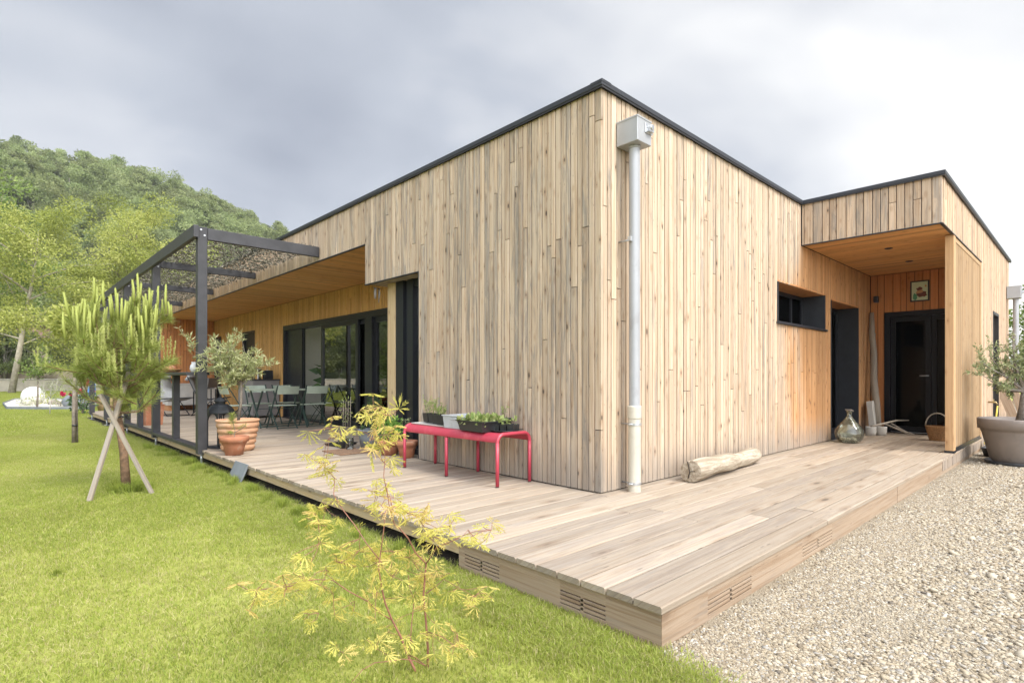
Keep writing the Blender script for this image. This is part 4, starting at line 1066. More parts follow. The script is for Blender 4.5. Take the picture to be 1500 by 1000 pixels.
# ---- far end of the terrace
def terrace_end():
    def lounge(loc, rz, lb):
        t = thing('lounge_chair', lb, 'chair', loc, rz, 'canvas lounge chairs at the end of the terrace')
        b = MB(); p = [(-.42, .98), (-.34, .74), (-.22, .48), (-.02, .37), (.2, .40), (.42, .45)]
        vs = [(x, s * .27, z) for x, z in p for s in (-1, 1)] + [(x + .006, s * .27, z - .012) for x, z in p for s in (-1, 1)]
        n = len(p); fs = []
        for i in range(n - 1): fs += [(2 * i, 2 * i + 1, 2 * i + 3, 2 * i + 2), (2 * n + 2 * i, 2 * n + 2 * i + 2, 2 * n + 2 * i + 3, 2 * n + 2 * i + 1), (2 * i, 2 * i + 2, 2 * n + 2 * i + 2, 2 * n + 2 * i), (2 * i + 1, 2 * n + 2 * i + 1, 2 * n + 2 * i + 3, 2 * i + 3)]
        b.add(vs, fs, True); b.build('canvas_sling', 'canvas', t)
        b = MB(); b.tube([(-.46, -.27, .90), (-.40, -.26, 1.0), (-.40, .26, 1.0), (-.46, .27, .90)], .04, 10); b.build('headrest', 'canvas', t)
        for s in (-1, 1):
            b = MB(); b.tube([(-.43, s * .29, 1.0), (-.2, s * .29, .5), (.34, s * .29, .012)], .011, 8); b.tube([(.45, s * .30, .46), (.02, s * .30, .42), (-.34, s * .30, .012)], .011, 8); b.build('side_frame', 'frame', t)
        b = MB(); b.tube([(.34, -.29, .014), (.34, .29, .014)], .011, 8); b.tube([(-.34, -.3, .014), (-.34, .3, .014)], .011, 8); b.tube([(.45, -.3, .46), (.45, .3, .46)], .011, 8); b.build('cross_frame', 'frame', t)
    lounge((-.35, 13.4, 0), -1.2, 'grey canvas lounge chair with head pillow seen between the black rail posts')
    lounge((.45, 13.0, 0), -.5, 'grey canvas lounge chair half hidden by the black corner post')
    t = thing('storage_chest', 'long white storage chest on wooden feet below the red timber end wall', 'chest', (.72, 16.05, 0))
    b = MB(); b.box(-.66, .66, -.3, .3, .16, .78, .01); b.build('chest_body', 'cloth_white', t)
    b = MB(); b.box(-.68, .68, -.32, .32, .781, .80, .004); b.build('lid', 'white', t)
    b = MB(); b.box(-.62, -.5, -.26, .26, .001, .159); b.box(.5, .62, -.26, .26, .001, .159); b.build('feet', 'orange', t)
    t = thing('barbecue', 'dark square barbecue box on a stand against the far terrace wall', 'barbecue', (.65, 14.2, 0))
    b = MB(); b.lathe([(.30, .70), (.40, .92), (.42, .96), (.38, .96), (.28, .74)], 4, smooth=False); b.box(-.2, .2, -.2, .2, .66, .70); b.build('fire_bowl', 'cabinet', t)
    for x, y in ((-.22, -.22), (.22, -.22), (.22, .22), (-.22, .22)): b = MB(); b.bar((x, y, 0), (x, y, .66), .03, .03); b.build('leg', 'frame', t)
    t = thing('sideboard', 'grey outdoor sideboard against the terrace wall beside the sliding window', 'cabinet', (1.18, 11.5, 0))
    b = MB(); b.box(-.30, .30, -.55, .55, .05, .90, .006); b.build('cabinet_body', 'cabinet', t)
    b = MB(); b.box(-.32, .31, -.57, .57, .901, .935, .004); b.build('worktop', 'pergola', t)
    for y in (-.275, .275): b = MB(); b.box(-.318, -.301, y - .265, y + .265, .07, .88, .003); do = b.build('door', 'cabinet', t); q = MB(); q.box(-.335, -.318, y - .02, y + .02, .5, .62, .003); q.build('handle', 'frame', do)
    t = thing('picture_frame', 'small white framed card leaning on the grey sideboard', 'frame', (1.10, 11.25, .9355), -.5)
    b = MB(); b.box(-.012, .012, -.15, .15, 0, .24, .003); b.build('card', 'white', t); b = MB(); b.box(.013, .03, -.17, .17, 0, .26); b.build('backing', 'frame', t)
    t = thing('black_box', 'black speaker box beside the white card on the sideboard', 'box', (1.22, 10.99, .9355))
    b = MB(); b.box(-.1, .1, -.07, .07, 0, .21, .01); b.build('box_body', 'frame', t); b = MB(); b.disc((0, 0, 0), .001); b.lathe([(.05, 0), (.05, .006), (.04, .006)], 16, (0, 0, .211)); b.build('dial', 'steel', t)
    # on the bar shelf
    t = thing('wicker_bowl', 'low woven bowl of orange gourds on the black bar shelf', 'bowl', (-1.64, 7.05, 1.0405))
    b = MB(); b.lathe([(0, .003), (.10, .003), (.15, .05), (.155, .06), (.14, .055), (.09, .012), (0, .012)], 24); b.build('bowl', 'wicker', t)
    b = MB(); b.rock((-.03, -.06, .07), (.065, .085, .05), 3, 2, .2); b.rock((.02, .06, .068), (.06, .09, .045), 5, 2, .2); b.rock((-.05, .02, .095), (.045, .06, .04), 8, 2, .2); b.build('gourds', 'terracotta', t)
    t = thing('white_jug', 'small white jug on the black bar shelf next to the corner post', 'jug', (-1.63, 5.72, 1.0405))
    b = MB(); b.lathe([(0, 0), (.035, 0), (.055, .04), (.05, .09), (.03, .12), (.036, .14), (.03, .14), (.025, .12)], 20); b.build('jug_body', 'white', t); b = MB(); b.tube([(0, -.05, .03), (0, -.09, .06), (0, -.08, .1), (0, -.035, .12)], .006, 6); b.build('handle', 'white', t)
    # wind chime
    t = thing('wind_chime', 'dark driftwood wind chime hanging under the stepped fascia', 'wind chime', (.12, 3.86, 2.222))
    b = MB(); b.tube([(0, 0, 0), (0, 0, -.05)], .002, 5); b.tube([(-.05, 0, -.05), (.05, 0, -.055)], .008, 6); b.build('hanger', 'bark', t)
    r = random.Random(4)
    for k in range(7): b = MB(); x, y = r.uniform(-.05, .05), r.uniform(-.035, .035); l = r.uniform(.1, .2); b.tube([(x, y, -.05), (x * 1.1, y, -.05 - l * .5), (x * 1.05, y, -.06 - l)], [.004, .011, .006], 6); b.build('pendant', 'cabinet', t)
    # indoor plant
    t = thing('house_plant', 'dark leaved house plant standing inside the living room behind the glass', 'potted plant', (2.3, 9.35, 0))
    b = MB(); b.lathe([(0, 0), (.16, 0), (.2, .36), (.17, .36), (.16, .3)], 24); b.disc((0, 0, .31), .165); b.build('pot', 'black_plastic', t)
    r2 = np.random.default_rng(8); P = []; b = MB()
    for k in range(26):
        a = r2.uniform(0, 6.28); e = np.array([math.cos(a) * r2.uniform(.15, .5), math.sin(a) * r2.uniform(.15, .5), r2.uniform(.7, 1.35)]); b.tube([(0, 0, .3), e * [.4, .4, .75], e], .006, 5, False); P.append(e)
    b.build('stems', 'leaf_dark', t); P = np.array(P); foliage('leaves', [leaves(P, unit(P * [1, 1, .2]) + [0, 0, -.4], .34, .16, r2, .15)], 'leaf_dark', t)
    # slate leaning on the deck rim
    b = MB(); b.obox(Vector((-1.66, 3.78, -.10)), (.02, .42, .24), Matrix.Rotation(R(24), 3, 'Y'), .003); tag(b.build('slate_slab', 'slate'), 'grey slate slab leaning against the deck rim above the lawn', 'slab')
terrace_end()

# ---- porch side
def porch():
    # bleached log
    t = thing('driftwood_log', 'thick bleached driftwood log lying on the deck along the timber wall', 'log')
    A, B = Vector((1.0, -.25, .095)), Vector((2.66, -.15, .09)); n = 26; m = 28; r = random.Random(2)
    d = (B - A); ln = d.length; d.normalize(); s = d.cross(Z).normalized(); u = s.cross(d)
    vs = []; bc = []
    for i in range(n + 1):
        f = i / n; rad = .090 + .010 * math.sin(f * 5 + 1) + .006 * math.sin(f * 17); c = A + d * ln * f + Z * (.012 * math.sin(f * 6)) + s * .018 * math.sin(f * 4)
        for k in range(m):
            a = 2 * math.pi * k / m; q = rad * (1 + .05 * math.sin(2 * a + f * 3) + .03 * math.sin(5 * a + f * 9 + 1))
            crack = .76 if (k == 8 and f < .42) else (.9 if k == 8 and f < .5 else 1)
            if k == 3 and .62 < f < .95: crack = .86
            if i == n: q *= .93
            vs.append(c + (s * math.cos(a) + u * math.sin(a)) * q * crack)
    fs = [(i * m + k, i * m + (k + 1) % m, (i + 1) * m + (k + 1) % m, (i + 1) * m + k) for i in range(n) for k in range(m)]
    vs += [A + d * .0 - d * .01, B + d * .012]; e = len(vs)
    fs += [((k + 1) % m, k, e - 2) for k in range(m)] + [(n * m + k, n * m + (k + 1) % m, e - 1) for k in range(m)]
    zmin = min(v.z for v in vs); vs = [v - Z * (zmin - .001) for v in vs]
    b = MB(); b.add(vs, fs, False); b.sm = [True] * (n * m) + [False] * (2 * m); b.build('log_body', 'log', t)
    b = MB(); c = vs[-2]
    for a0, l in ((8, .095), (20, .06), (1, .05)):
        a = 2 * math.pi * a0 / m; b.bar(c - d * .004, c - d * .004 + (s * math.cos(a) + u * math.sin(a)) * l, .005, .012, up=d)
    b.build('end_crack', 'soil', t)
    # demijohn
    mm, nt, N, L, p = nodes('demijohn_glass'); N.remove(p)
    g = N.new('ShaderNodeBsdfGlass'); g.inputs['Roughness'].default_value = .0; g.inputs['IOR'].default_value = 1.18; g.inputs[0].default_value = (.88, .90, .78, 1)
    gl = N.new('ShaderNodeBsdfGlossy'); gl.inputs['Roughness'].default_value = .03
    df = N.new('ShaderNodeBsdfDiffuse'); df.inputs[0].default_value = (.42, .41, .30, 1)
    fr = N.new('ShaderNodeFresnel'); fr.inputs[0].default_value = 1.5
    m1 = N.new('ShaderNodeMixShader'); m1.inputs[0].default_value = .16; L.new(g.outputs[0], m1.inputs[1]); L.new(df.outputs[0], m1.inputs[2])
    m2 = N.new('ShaderNodeMixShader'); L.new(mth(nt, 'MULTIPLY', fr.outputs[0], 1.6, True), m2.inputs[0]); L.new(m1.outputs[0], m2.inputs[1]); L.new(gl.outputs[0], m2.inputs[2]); L.new(m2.outputs[0], N['Material Output'].inputs[0])
    M['demijohn'] = mm
    t = thing('demijohn', 'big bulbous clear glass demijohn standing on the deck by the dark door recess', 'bottle', (5.62, -.28, .001)); t.scale = (.83, .83, .83)
    b = MB(); b.lathe([(0, .02), (.10, .0), (.17, .02), (.215, .08), (.232, .15), (.225, .21), (.19, .28), (.13, .36), (.075, .425), (.048, .46), (.04, .50), (.04, .545), (.05, .55), (.05, .565), (.034, .565)], 40); b.build('bottle_body', 'demijohn', t)
    b = MB(); r3 = np.random.default_rng(3)
    for k in range(45):
        a = r3.uniform(0, 6.28); q = .13 * r3.random() ** .5; b.rock((q * math.cos(a), q * math.sin(a), .035 + .07 * r3.random()), (.022, .02, .013), k, 1, .2)
    b.build('pebbles', 'stone_pale', t)
    b = MB(); b.obox(Vector((.01, 0, .577)), (.16, .10, .022), Matrix.Rotation(.18, 3, 'Y'), .006); b.build('stopper', 'bark', t)
    # bleached pole in the corner
    t = thing('driftwood_pole', 'tall bleached branch leaning upright in the porch corner', 'branch')
    b = MB(); b.tube([(7.52, -.20, .0), (7.55, -.17, .5), (7.60, -.12, .95), (7.66, -.11, 1.4), (7.70, -.07, 1.75), (7.745, -.055, 2.12)], [.066, .06, .056, .05, .05, .036], 12); b.tube([(7.6, -.13, 1.0), (7.58, -.17, 1.08)], [.025, .012], 7); b.tube([(7.69, -.08, 1.7), (7.70, -.13, 1.74)], [.022, .01], 7); b.build('branch_body', 'stake', t)
    t = thing('stone_block', 'pale cream stone slab standing against the porch wall below the bleached branch', 'slab', (7.42, -.14, .001), .1)
    b = MB(); b.obox(Vector((0, 0, .28)), (.24, .09, .56), Matrix.Rotation(-.10, 3, 'X'), .008); b.build('slab_body', 'concrete', t)
    for k, (x, y, lb) in enumerate(((7.02, -.22, 'small pale stone pot at the foot of the cream slab, nearer the dark door recess'), (7.18, -.33, 'small pale stone pot under the forked branch, nearer the entrance door'))):
        t = thing('stone_pot', lb, 'pot', (x, y, 0), k, 'small stone pots in the porch')
        b = MB(); b.lathe([(0, 0), (.07, 0), (.078, .06), (.08, .13), (.082, .15), (.066, .15), (.06, .1), (0, .09)], 18, wob=.02); b.build('pot', 'concrete', t)
    t = thing('forked_branch', 'dry forked twig lying across the small stone pots in the porch', 'twig')
    b = MB(); b.tube([(6.95, -.24, .16), (7.2, -.36, .2), (7.5, -.47, .24), (7.66, -.62, .245)], [.018, .018, .014, .006], 8); b.tube([(7.2, -.36, .2), (7.36, -.54, .1), (7.45, -.68, .01)], [.016, .012, .007], 8); b.tube([(7.36, -.43, .2), (7.52, -.60, .06), (7.6, -.72, .012)], [.012, .01, .006], 8); b.build('twig_body', 'horn', t)
    # basket
    t = thing('wicker_basket', 'small wicker basket with a hoop handle beside the slatted porch screen', 'basket', (6.9, -1.13, .001))
    b = MB()
    for i in range(12):
        z = .012 + i * .0185; b.lathe([(.10 + .0045 * i, z - .01), (.108 + .0045 * i, z), (.10 + .0045 * i, z + .01)], 22, wob=.012)
    b.disc((0, 0, .01), .1); b.build('basket_body', 'wicker', t)
    b = MB(); b.tube([(0, .15 * math.cos(a), .22 + .20 * math.sin(a)) for a in np.linspace(0, math.pi, 13)], .009, 8); b.build('handle', 'driftwood', t)
    # enamel plaque: a plain stand-in picture
    t = thing('wall_plaque', 'pale green enamel plaque with a dark brown motif above the entrance door', 'sign', (7.893, -.73, 2.27))
    b = MB(); b.box(-.012, .0, -.135, .135, 0, .355, .004); b.build('plaque_border', 'frame', t)
    b = MB(); b.box(-.0155, -.0125, -.112, .112, .022, .333); b.build('plaque_field', plain('pale_green_enamel', (.52, .60, .38), .35, .04), t)
    M['motif'] = plain('brown_enamel', (.13, .035, .025), .4, .2, 20); M['motif_green'] = plain('green_enamel', (.06, .24, .12), .4, .1); M['motif_tan'] = plain('tan_enamel', (.50, .26, .12), .4, .1)
    def blob(b, y, z, ry, rz, k, seed):
        r = random.Random(seed); n = 18; vs = []
        for i in range(n): a = 2 * math.pi * i / n; q = 1 + r.uniform(-.2, .2); vs.append((-.016 - k * .0006, y + ry * q * math.cos(a), z + rz * q * math.sin(a)))
        b.add(vs, [tuple(range(n))])
    b = MB(); blob(b, -.03, .12, .075, .05, 1, 1); blob(b, -.0, .215, .04, .03, 1, 2); b.build('motif', 'motif', t)
    b = MB(); blob(b, .065, .085, .03, .06, 2, 3); b.build('motif', 'motif_green', t)
    b = MB(); blob(b, .0, .165, .05, .03, 2, 4); blob(b, -.085, .255, .012, .02, 2, 5); b.build('motif', 'motif_tan', t)
porch()

# ---- gravel side
def gravel_side():
    r = np.random.default_rng(21)
    t = thing('planter_olive', 'olive tree in a large taupe tub standing on the gravel', 'potted tree', (6.25, -2.1, ZG))
    b = MB(); b.lathe([(0, .03), (.27, .03), (.285, .06), (.30, .075), (.385, .43), (.40, .47), (.425, .475), (.432, .60), (.425, .612), (.395, .612), (.385, .5)], 56); po = b.build('tub', 'taupe', t)
    b = MB(); b.disc((0, 0, .55), .39, 32); b.build('potting_soil', 'soil', po)
    b = MB(); b.lathe([(0, 0), (.33, 0), (.36, .05), (.35, .052), (.31, .02), (0, .02)], 40); b.build('saucer', 'lantern', t)
    rx, fw, up = np.array([.09, -.98, 0]), np.array([.99, .09, 0]), np.array([0, 0, 1])
    tips = [rx * (a * .88 + .02) + fw * r.uniform(-.3, .3) + up * z for a, z in ((-.45, 1.30), (-.38, 1.48), (-.2, 1.62), (-.28, 1.1), (-.1, 1.75), (.1, 1.85), (.25, 1.7), (.4, 1.5), (.5, 1.3), (.0, 1.35), (.3, 1.2), (-.1, 1.25), (.15, 1.5), (-.46, 1.2), (-.3, 1.3), (-.12, 1.02), (-.5, 1.38))]
    olive_crown(t, (.03, 0, .52), (-.02, -.06, 1.0), tips, 4200, .06, .015, 6, 'leaf_grey', 'bark', (.055, .04))
    t = thing('garden_hose', 'coiled yellow hose lying on the gravel below the tap', 'hose', (7.7, -1.78, ZG + .01))
    b = MB(); pts = []
    for i in range(140): a = i * .26; q = .16 + .02 * math.sin(i * .7) + .0004 * i; pts.append((q * math.cos(a), q * math.sin(a) * .8, .015 + .0008 * i + .006 * math.sin(i * 1.3)))
    pts += [(.3, .1, .02), (.6, .16, .15), (.74, .12, .45), (.75, .10, .68)]
    b.tube(pts, .011, 8); b.build('hose_coil', 'yellow', t)
    t = thing('black_bowl', 'low black rubber bowl on the gravel beside the yellow hose', 'bowl', (6.95, -1.80, ZG + .01))
    b = MB(); b.lathe([(0, 0), (.13, 0), (.165, .12), (.17, .125), (.155, .12), (.12, .015), (0, .015)], 26); b.build('bowl', 'black_plastic', t)
    for lb, p, q, w in (('long pale plank leaning on the wing wall past the side door', (10.35, -1.95, ZG), (10.7, -1.585, 1.35), .11), ('short pale board propped low against the wing wall behind the olive tub', (10.0, -1.9, ZG), (10.15, -1.585, .72), .14)):
        b = MB(); b.bar(p, q, w, .02, .002, up=X, bt=(.8, .4, .1)); tag(b.build('leaning_plank', 'skirt'), lb, 'plank', 'planks leaning on the wing wall')
gravel_side()

# ================================================================== plants and ground cover
def blades(n, r, rad, h, w, lean=.5, tone=(0, 1), dry=.12, gauss=False):
    a = r.uniform(0, 2 * math.pi, n); q = rad * np.sqrt(r.random(n))
    if gauss: q = rad * np.abs(r.normal(0, .45, n))
    P = np.stack([q * np.cos(a), q * np.sin(a), np.zeros(n)], 1)
    t = r.uniform(0, 2 * math.pi, n); S = np.stack([np.cos(t), np.sin(t), np.zeros(n)], 1)
    b = r.uniform(0, 2 * math.pi, n); ln = np.abs(r.normal(0, lean, n)); Dv = np.stack([np.cos(b) * ln, np.sin(b) * ln, np.ones(n)], 1)
    hh = h * r.uniform(.5, 1.25, n)[:, None]; ww = w * r.uniform(.7, 1.3, n)[:, None]
    m = P + Dv * hh * np.array([.35, .35, .6]); tip = P + Dv * hh * np.array([1, 1, .92])
    V = np.stack([P - S * ww / 2, P + S * ww / 2, m + S * ww * .4, m - S * ww * .4, tip], 1).reshape(-1, 3)
    i = np.arange(n)[:, None] * 5; F = [i + np.array([[0, 1, 2, 3]]), i + np.array([[3, 2, 4]])]
    T = r.uniform(tone[0], tone[1], n) * .8; dr = r.random(n) < dry; T[dr] = r.uniform(.88, 1, dr.sum())
    return V, F, np.repeat(T, 5), np.zeros(2 * n)
def grass():
    m = leafmat('lawn_grass', (.19, .25, .042), (.38, .44, .082), (.49, .53, .125), .5, .5, .18)
    cr = [n for n in m.node_tree.nodes if n.type == 'VALTORGB'][0].color_ramp
    e = cr.elements.new(.86); e.color = (.42, .43, .12, 1); cr.elements[-1].color = (.58, .50, .27, 1)
    M['grass'] = m
    r = np.random.default_rng(17)
    T = [blades(2500, r, .42, .023, .0034, .85), blades(2000, r, .42, .021, .0034, .95, (.2, 1), .3), blades(120, r, .11, .027, .0034, .9, (.25, 1), .25), blades(170, r, .07, .085, .0042, .5, (.1, .7), .02, True),
         blades(5200, r, 1.25, .045, .010, .5), blades(60, r, .09, .055, .013, .9, (.0, .35), 0, True)]
    pts = []; z = ZG
    def free(x, y): return (x < -1.70) if y > -1.57 else (x < edge_x(y) - .02)
    st = .44; j = 0; y = -5.0
    while y < 13:
        x = -8.5 + (j % 2) * st / 2
        while x < -1.5:
            px, py = x + r.uniform(-.1, .1), y + r.uniform(-.1, .1)
            if all(free(px + dx, py + dy) for dx, dy in ((.36, 0), (.3, .3), (.3, -.3), (0, -.36))):
                if (px + 3.66) ** 2 + (py + 2.8) ** 2 > .3: pts.append((px, py, z, r.uniform(0, 6.28), r.uniform(.9, 1.1), 1 if math.sin(px * 1.7 + 1) + math.sin(py * 1.3) + r.normal(0, .6) > .7 else 0))
            x += st
        y += st * .87; j += 1
    for _ in range(4200):      # small clumps fill the edges
        py = r.uniform(-4.5, 13); lim = -1.70 if py > -1.57 else edge_x(py) - .02
        px = lim - abs(r.normal(0, .22)) + .03
        pts.append((px, py, z, r.uniform(0, 6.28), r.uniform(.7, 1.2), 2))
    for _ in range(70):       # grass wandering out into the gravel
        py = r.uniform(-3.5, -1.75); px = edge_x(py) + abs(r.normal(0, .07)); pts.append((px, py, z, r.uniform(0, 6.28), r.uniform(.35, .7), 2))
    for _ in range(14): pts.append((r.uniform(-6, -1.8), r.uniform(-3, 10), z, r.uniform(0, 6.28), r.uniform(.5, 1.0), 3))
    for _ in range(60):
        py = r.uniform(-.1, 8); pts.append((-1.70 - abs(r.normal(0, .08)), py, z, r.uniform(0, 6.28), r.uniform(.6, 1.2), 3))
    for _ in range(0): pts.append((r.uniform(-6, -1.85), r.uniform(-3, 9), z, r.uniform(0, 6.28), r.uniform(.6, 1.1), 5))
    for _ in range(26): a = r.uniform(0, 6.28); pts.append((-2.64 + .12 * math.cos(a), 3.99 + .15 * math.sin(a), z, r.uniform(0, 6.28), r.uniform(.9, 1.4), 3 if _ % 2 else 5))
    y = 12.6
    while y < 62:
        x = -16
        while x < (-2.9 if y < 18 else 3):
            pts.append((x + r.uniform(-.3, .3), y + r.uniform(-.3, .3), z, r.uniform(0, 6.28), r.uniform(.9, 1.15), 4)); x += 1.35
        y += 1.2
    x0 = -2.9
    for _ in range(900): pts.append((r.uniform(-3.2, -1.72), r.uniform(12, 20), z, r.uniform(0, 6.28), r.uniform(.9, 1.3), 2))
    o = scatter('grass', T, pts, 'grass'); tag(o, 'short yellow green lawn grass in front of the deck', 'grass', kind='stuff')
grass()

def gravel():
    m, nt, N, L, p = nodes('pebble_stone')
    a = N.new('ShaderNodeAttribute'); a.attribute_name = 'tone'
    cr = N.new('ShaderNodeValToRGB'); e = cr.color_ramp.elements; e[0].color = (.09, .075, .06, 1); e[1].color = (.52, .48, .40, 1)
    for pos, c in ((.10, (.22, .17, .11)), (.3, (.31, .25, .165)), (.55, (.36, .30, .21)), (.75, (.41, .355, .265)), (.88, (.23, .215, .195))): x = e.new(pos); x.color = c + (1,)
    L.new(a.outputs['Fac'], cr.inputs[0])
    L.new(mixc(nt, mth(nt, 'MULTIPLY', ramp(nt, noise(nt, coord(nt), 160, 4), .4, .7), .3), cr.outputs[0], (.36, .30, .21)), p.inputs['Base Color']); p.inputs['Roughness'].default_value = .85
    M['pebble'] = m
    bm = bmesh.new(); bmesh.ops.create_icosphere(bm, subdivisions=1, radius=1); bm.verts.ensure_lookup_table()
    base = np.array([v.co[:] for v in bm.verts]); bf = np.array([[v.index for v in f.verts] for f in bm.faces]); bm.free()
    r = np.random.default_rng(9)
    def heap(n, rad, s0, s1, pw=2.0):
        a = r.uniform(0, 6.28, n); q = rad * np.sqrt(r.random(n)); s = s0 + (s1 - s0) * r.random(n) ** pw
        Vs = []
        dims = np.stack([s * r.uniform(.8, 1.5, n), s * r.uniform(.7, 1.1, n), s * r.uniform(.32, .55, n)], 1)
        t = r.uniform(0, 6.28, n); c, sn = np.cos(t), np.sin(t)
        B = base[None] * (1 + r.normal(0, .09, (n, len(base), 1))) * dims[:, None]
        tl = r.normal(0, .25, n)[:, None]; B[:, :, 2] += B[:, :, 0] * tl
        x = B[:, :, 0] * c[:, None] - B[:, :, 1] * sn[:, None] + (q * np.cos(a))[:, None]; y = B[:, :, 0] * sn[:, None] + B[:, :, 1] * c[:, None] + (q * np.sin(a))[:, None]
        z = B[:, :, 2] + (dims[:, 2] * r.uniform(.1, .9, n))[:, None]
        V = np.stack([x, y, z], 2).reshape(-1, 3); F = (bf[None] + (np.arange(n) * len(base))[:, None, None]).reshape(-1, 3)
        return V, [F], np.repeat(r.random(n), len(base)), np.zeros(len(F))
    T = [heap(3400, .40, .0022, .0085), heap(1900, .40, .0035, .0155, 1.9), heap(1, .001, .026, .036), heap(300, .12, .0025, .009), heap(1, .001, .026, .036), heap(1, .001, .03, .04)]
    for k, tn in ((2, .74), (4, .42), (5, .9)): T[k] = (T[k][0], T[k][1], np.full(len(T[k][0]), tn), T[k][3])
    pts = []; st = .42; j = 0; y = -6.0
    while y < -1.5:
        x = -1.7 + (j % 2) * st / 2
        while x < 13:
            px, py = x + r.uniform(-.1, .1), y + r.uniform(-.1, .1)
            if py < -1.92 and px > edge_x(py) + .40:
                coarse = sstep(.3, 1.5, (px + 1.2) * .55 - (py + 2.2) * 1.2 + r.normal(0, .35))
                pts.append((px, py, ZG + .003, r.uniform(0, 6.28), 1, 1 if r.random() < .12 + .8 * coarse else 0))
            x += st
        y += st * .87; j += 1
    for _ in range(1500):
        px = r.uniform(-1.5, 13); py = -1.57 - .02 - abs(r.normal(0, .22)); pts.append((px, py - .07, ZG + .003, r.uniform(0, 6.28), 1, 3))
    for _ in range(420): py = r.uniform(-5, -1.62); pts.append((edge_x(py) + .02 + abs(r.normal(0, .22)), py, ZG + .003, r.uniform(0, 6.28), 1, 3))
    for _ in range(420): px, py = r.uniform(-1.4, 9), r.uniform(-4.5, -1.7); pts.append((px, py, ZG + .002, r.uniform(0, 6.28), r.uniform(.35, .75), int(r.choice([2, 4, 4, 5]))))
    for _ in range(90): px, py = r.uniform(-.6, 5), r.uniform(-3.2, -2.1); pts.append((px, py, ZG + .004, r.uniform(0, 6.28), r.uniform(.5, .9), int(r.choice([2, 2, 4, 5]))))
    o = scatter('gravel', T, pts, 'pebble'); tag(o, 'pale mixed river gravel along the deck skirting', 'gravel', kind='stuff')
gravel()

# ------------------------------------------------------------------ staked pine on the lawn
def pine():
    r = np.random.default_rng(31)
    t = thing('pine_tree', 'young staked pine with upright pale candles on the lawn', 'tree', (-2.66, 3.97, ZG))
    rx, fw, up = np.array([.727, -.686, 0]), np.array([.686, .727, 0]), np.array([0, 0, 1.])
    tr = [(0, 0, -.02), tuple(rx * -.03 + up * .4), tuple(rx * -.10 + up * .85), tuple(rx * -.12 + up * 1.25), tuple(rx * -.10 + up * 1.6)]
    b = MB(); b.tube(tr, [.045, .037, .032, .024, .012], 10); trunk = b.build('trunk', 'bark_pine', t)
    b = MB(); ends = []
    for k in range(30):
        z = r.uniform(.72, 1.55); f = (z - .72) / .85; a = r.uniform(0, 6.28)
        o = rx * (-.09 - .03 * f) + up * z
        reach = r.uniform(.28, .49) * (1 - .45 * f ** 1.5) * (1 if z > .8 else .9)
        d = rx * math.cos(a) * 1.12 + fw * math.sin(a)
        mid = o + d * reach * .55 + up * r.uniform(.0, .1); e = o + d * reach + up * r.uniform(.12, .32)
        b.tube([o, mid, e], [.013, .009, .006], 6, False); ends.append((o, mid, e))
        for q in range(2):
            f2 = r.uniform(.4, .8); s = o + (e - o) * f2; e2 = s + d * .1 + r.normal(0, .09, 3) + up * r.uniform(.08, .2); b.tube([s, (s + e2) / 2 - up * .01, e2], [.007, .006, .005], 5, False); ends.append((s, (s + e2) / 2, e2))
    ends.append((np.array(tr[3]), np.array(tr[3]) + up * .1, np.array(tr[4])))
    b.build('branches', 'bark_pine', trunk)
    ps = []; cs = []; cand = []; ncand = 0
    for o, m, e in ends:
        n = 330; f = r.random(n) ** .6; P = np.where(f[:, None] < .5, o + (m - o) * f[:, None] * 2, m + (e - m) * (f[:, None] * 2 - 1))
        ax = unit((e - m)[None])[0]; D = ax * .75 + r.normal(0, .55, (n, 3)) + up * .1
        ps.append(leaves(P, D, r.uniform(.07, .125, n), .0034, r, 0))
        k = 1 if r.random() < (.45 if e[2] > 1.05 else .08) else 0
        if e[2] > 1.2: k += int(r.integers(1, 4))
        for q in range(k):
            ln = r.uniform(.13, .27) * (1.15 if e[2] > 1.3 else .85); lean = r.normal(0, .07, 3); lean[2] = 1
            s = e + r.normal(0, .035, 3) * [1, 1, .3]; tip = s + lean * ln
            ncand += 1; cb = MB(); cb.tube([s, (s + tip) / 2 + r.normal(0, .004, 3), tip], [.0125, .013, .008], 7)
            cand.append(cb); n2 = 150; f2 = r.random(n2)[:, None]; P2 = s + (tip - s) * f2; D2 = r.normal(0, 1, (n2, 3)) * [1, 1, .3] + up * 1.5
            cs.append(leaves(P2, D2, r.uniform(.014, .024, n2), .0042, r))
    foliage('needles', ps, 'needle', t)
    co = foliage('candles', cs, 'candle', t)
    for q in sorted(cand, key=lambda m: -max(v[2] for v in m.v))[:95]: q.build('candle_core', 'candle', co)
    o = np.array([-2.66, 3.97, ZG])
    for A, B in (((-3.0, 3.63, ZG), (-2.63, 4.03, 1.02)), ((-2.50, 3.62, ZG), (-2.88, 3.93, .80))):
        b = MB(); b.bar(np.array(A) - o, np.array(B) - o, .044, .028, .004, bt=(.6, .3, .7)); b.build('stake', 'stake', t)
    b = MB(); c = rx * -.06 + up * .75
    b.tube([c + np.array([math.cos(a) * .075, math.sin(a) * .09, .015 * math.sin(3 * a)]) for a in np.linspace(0, 6.28, 17)], .007, 6); b.tube([c - fw * .08, c - fw * .09 - up * .09], .006, 5); b.build('tie', 'black_plastic', t)
pine()

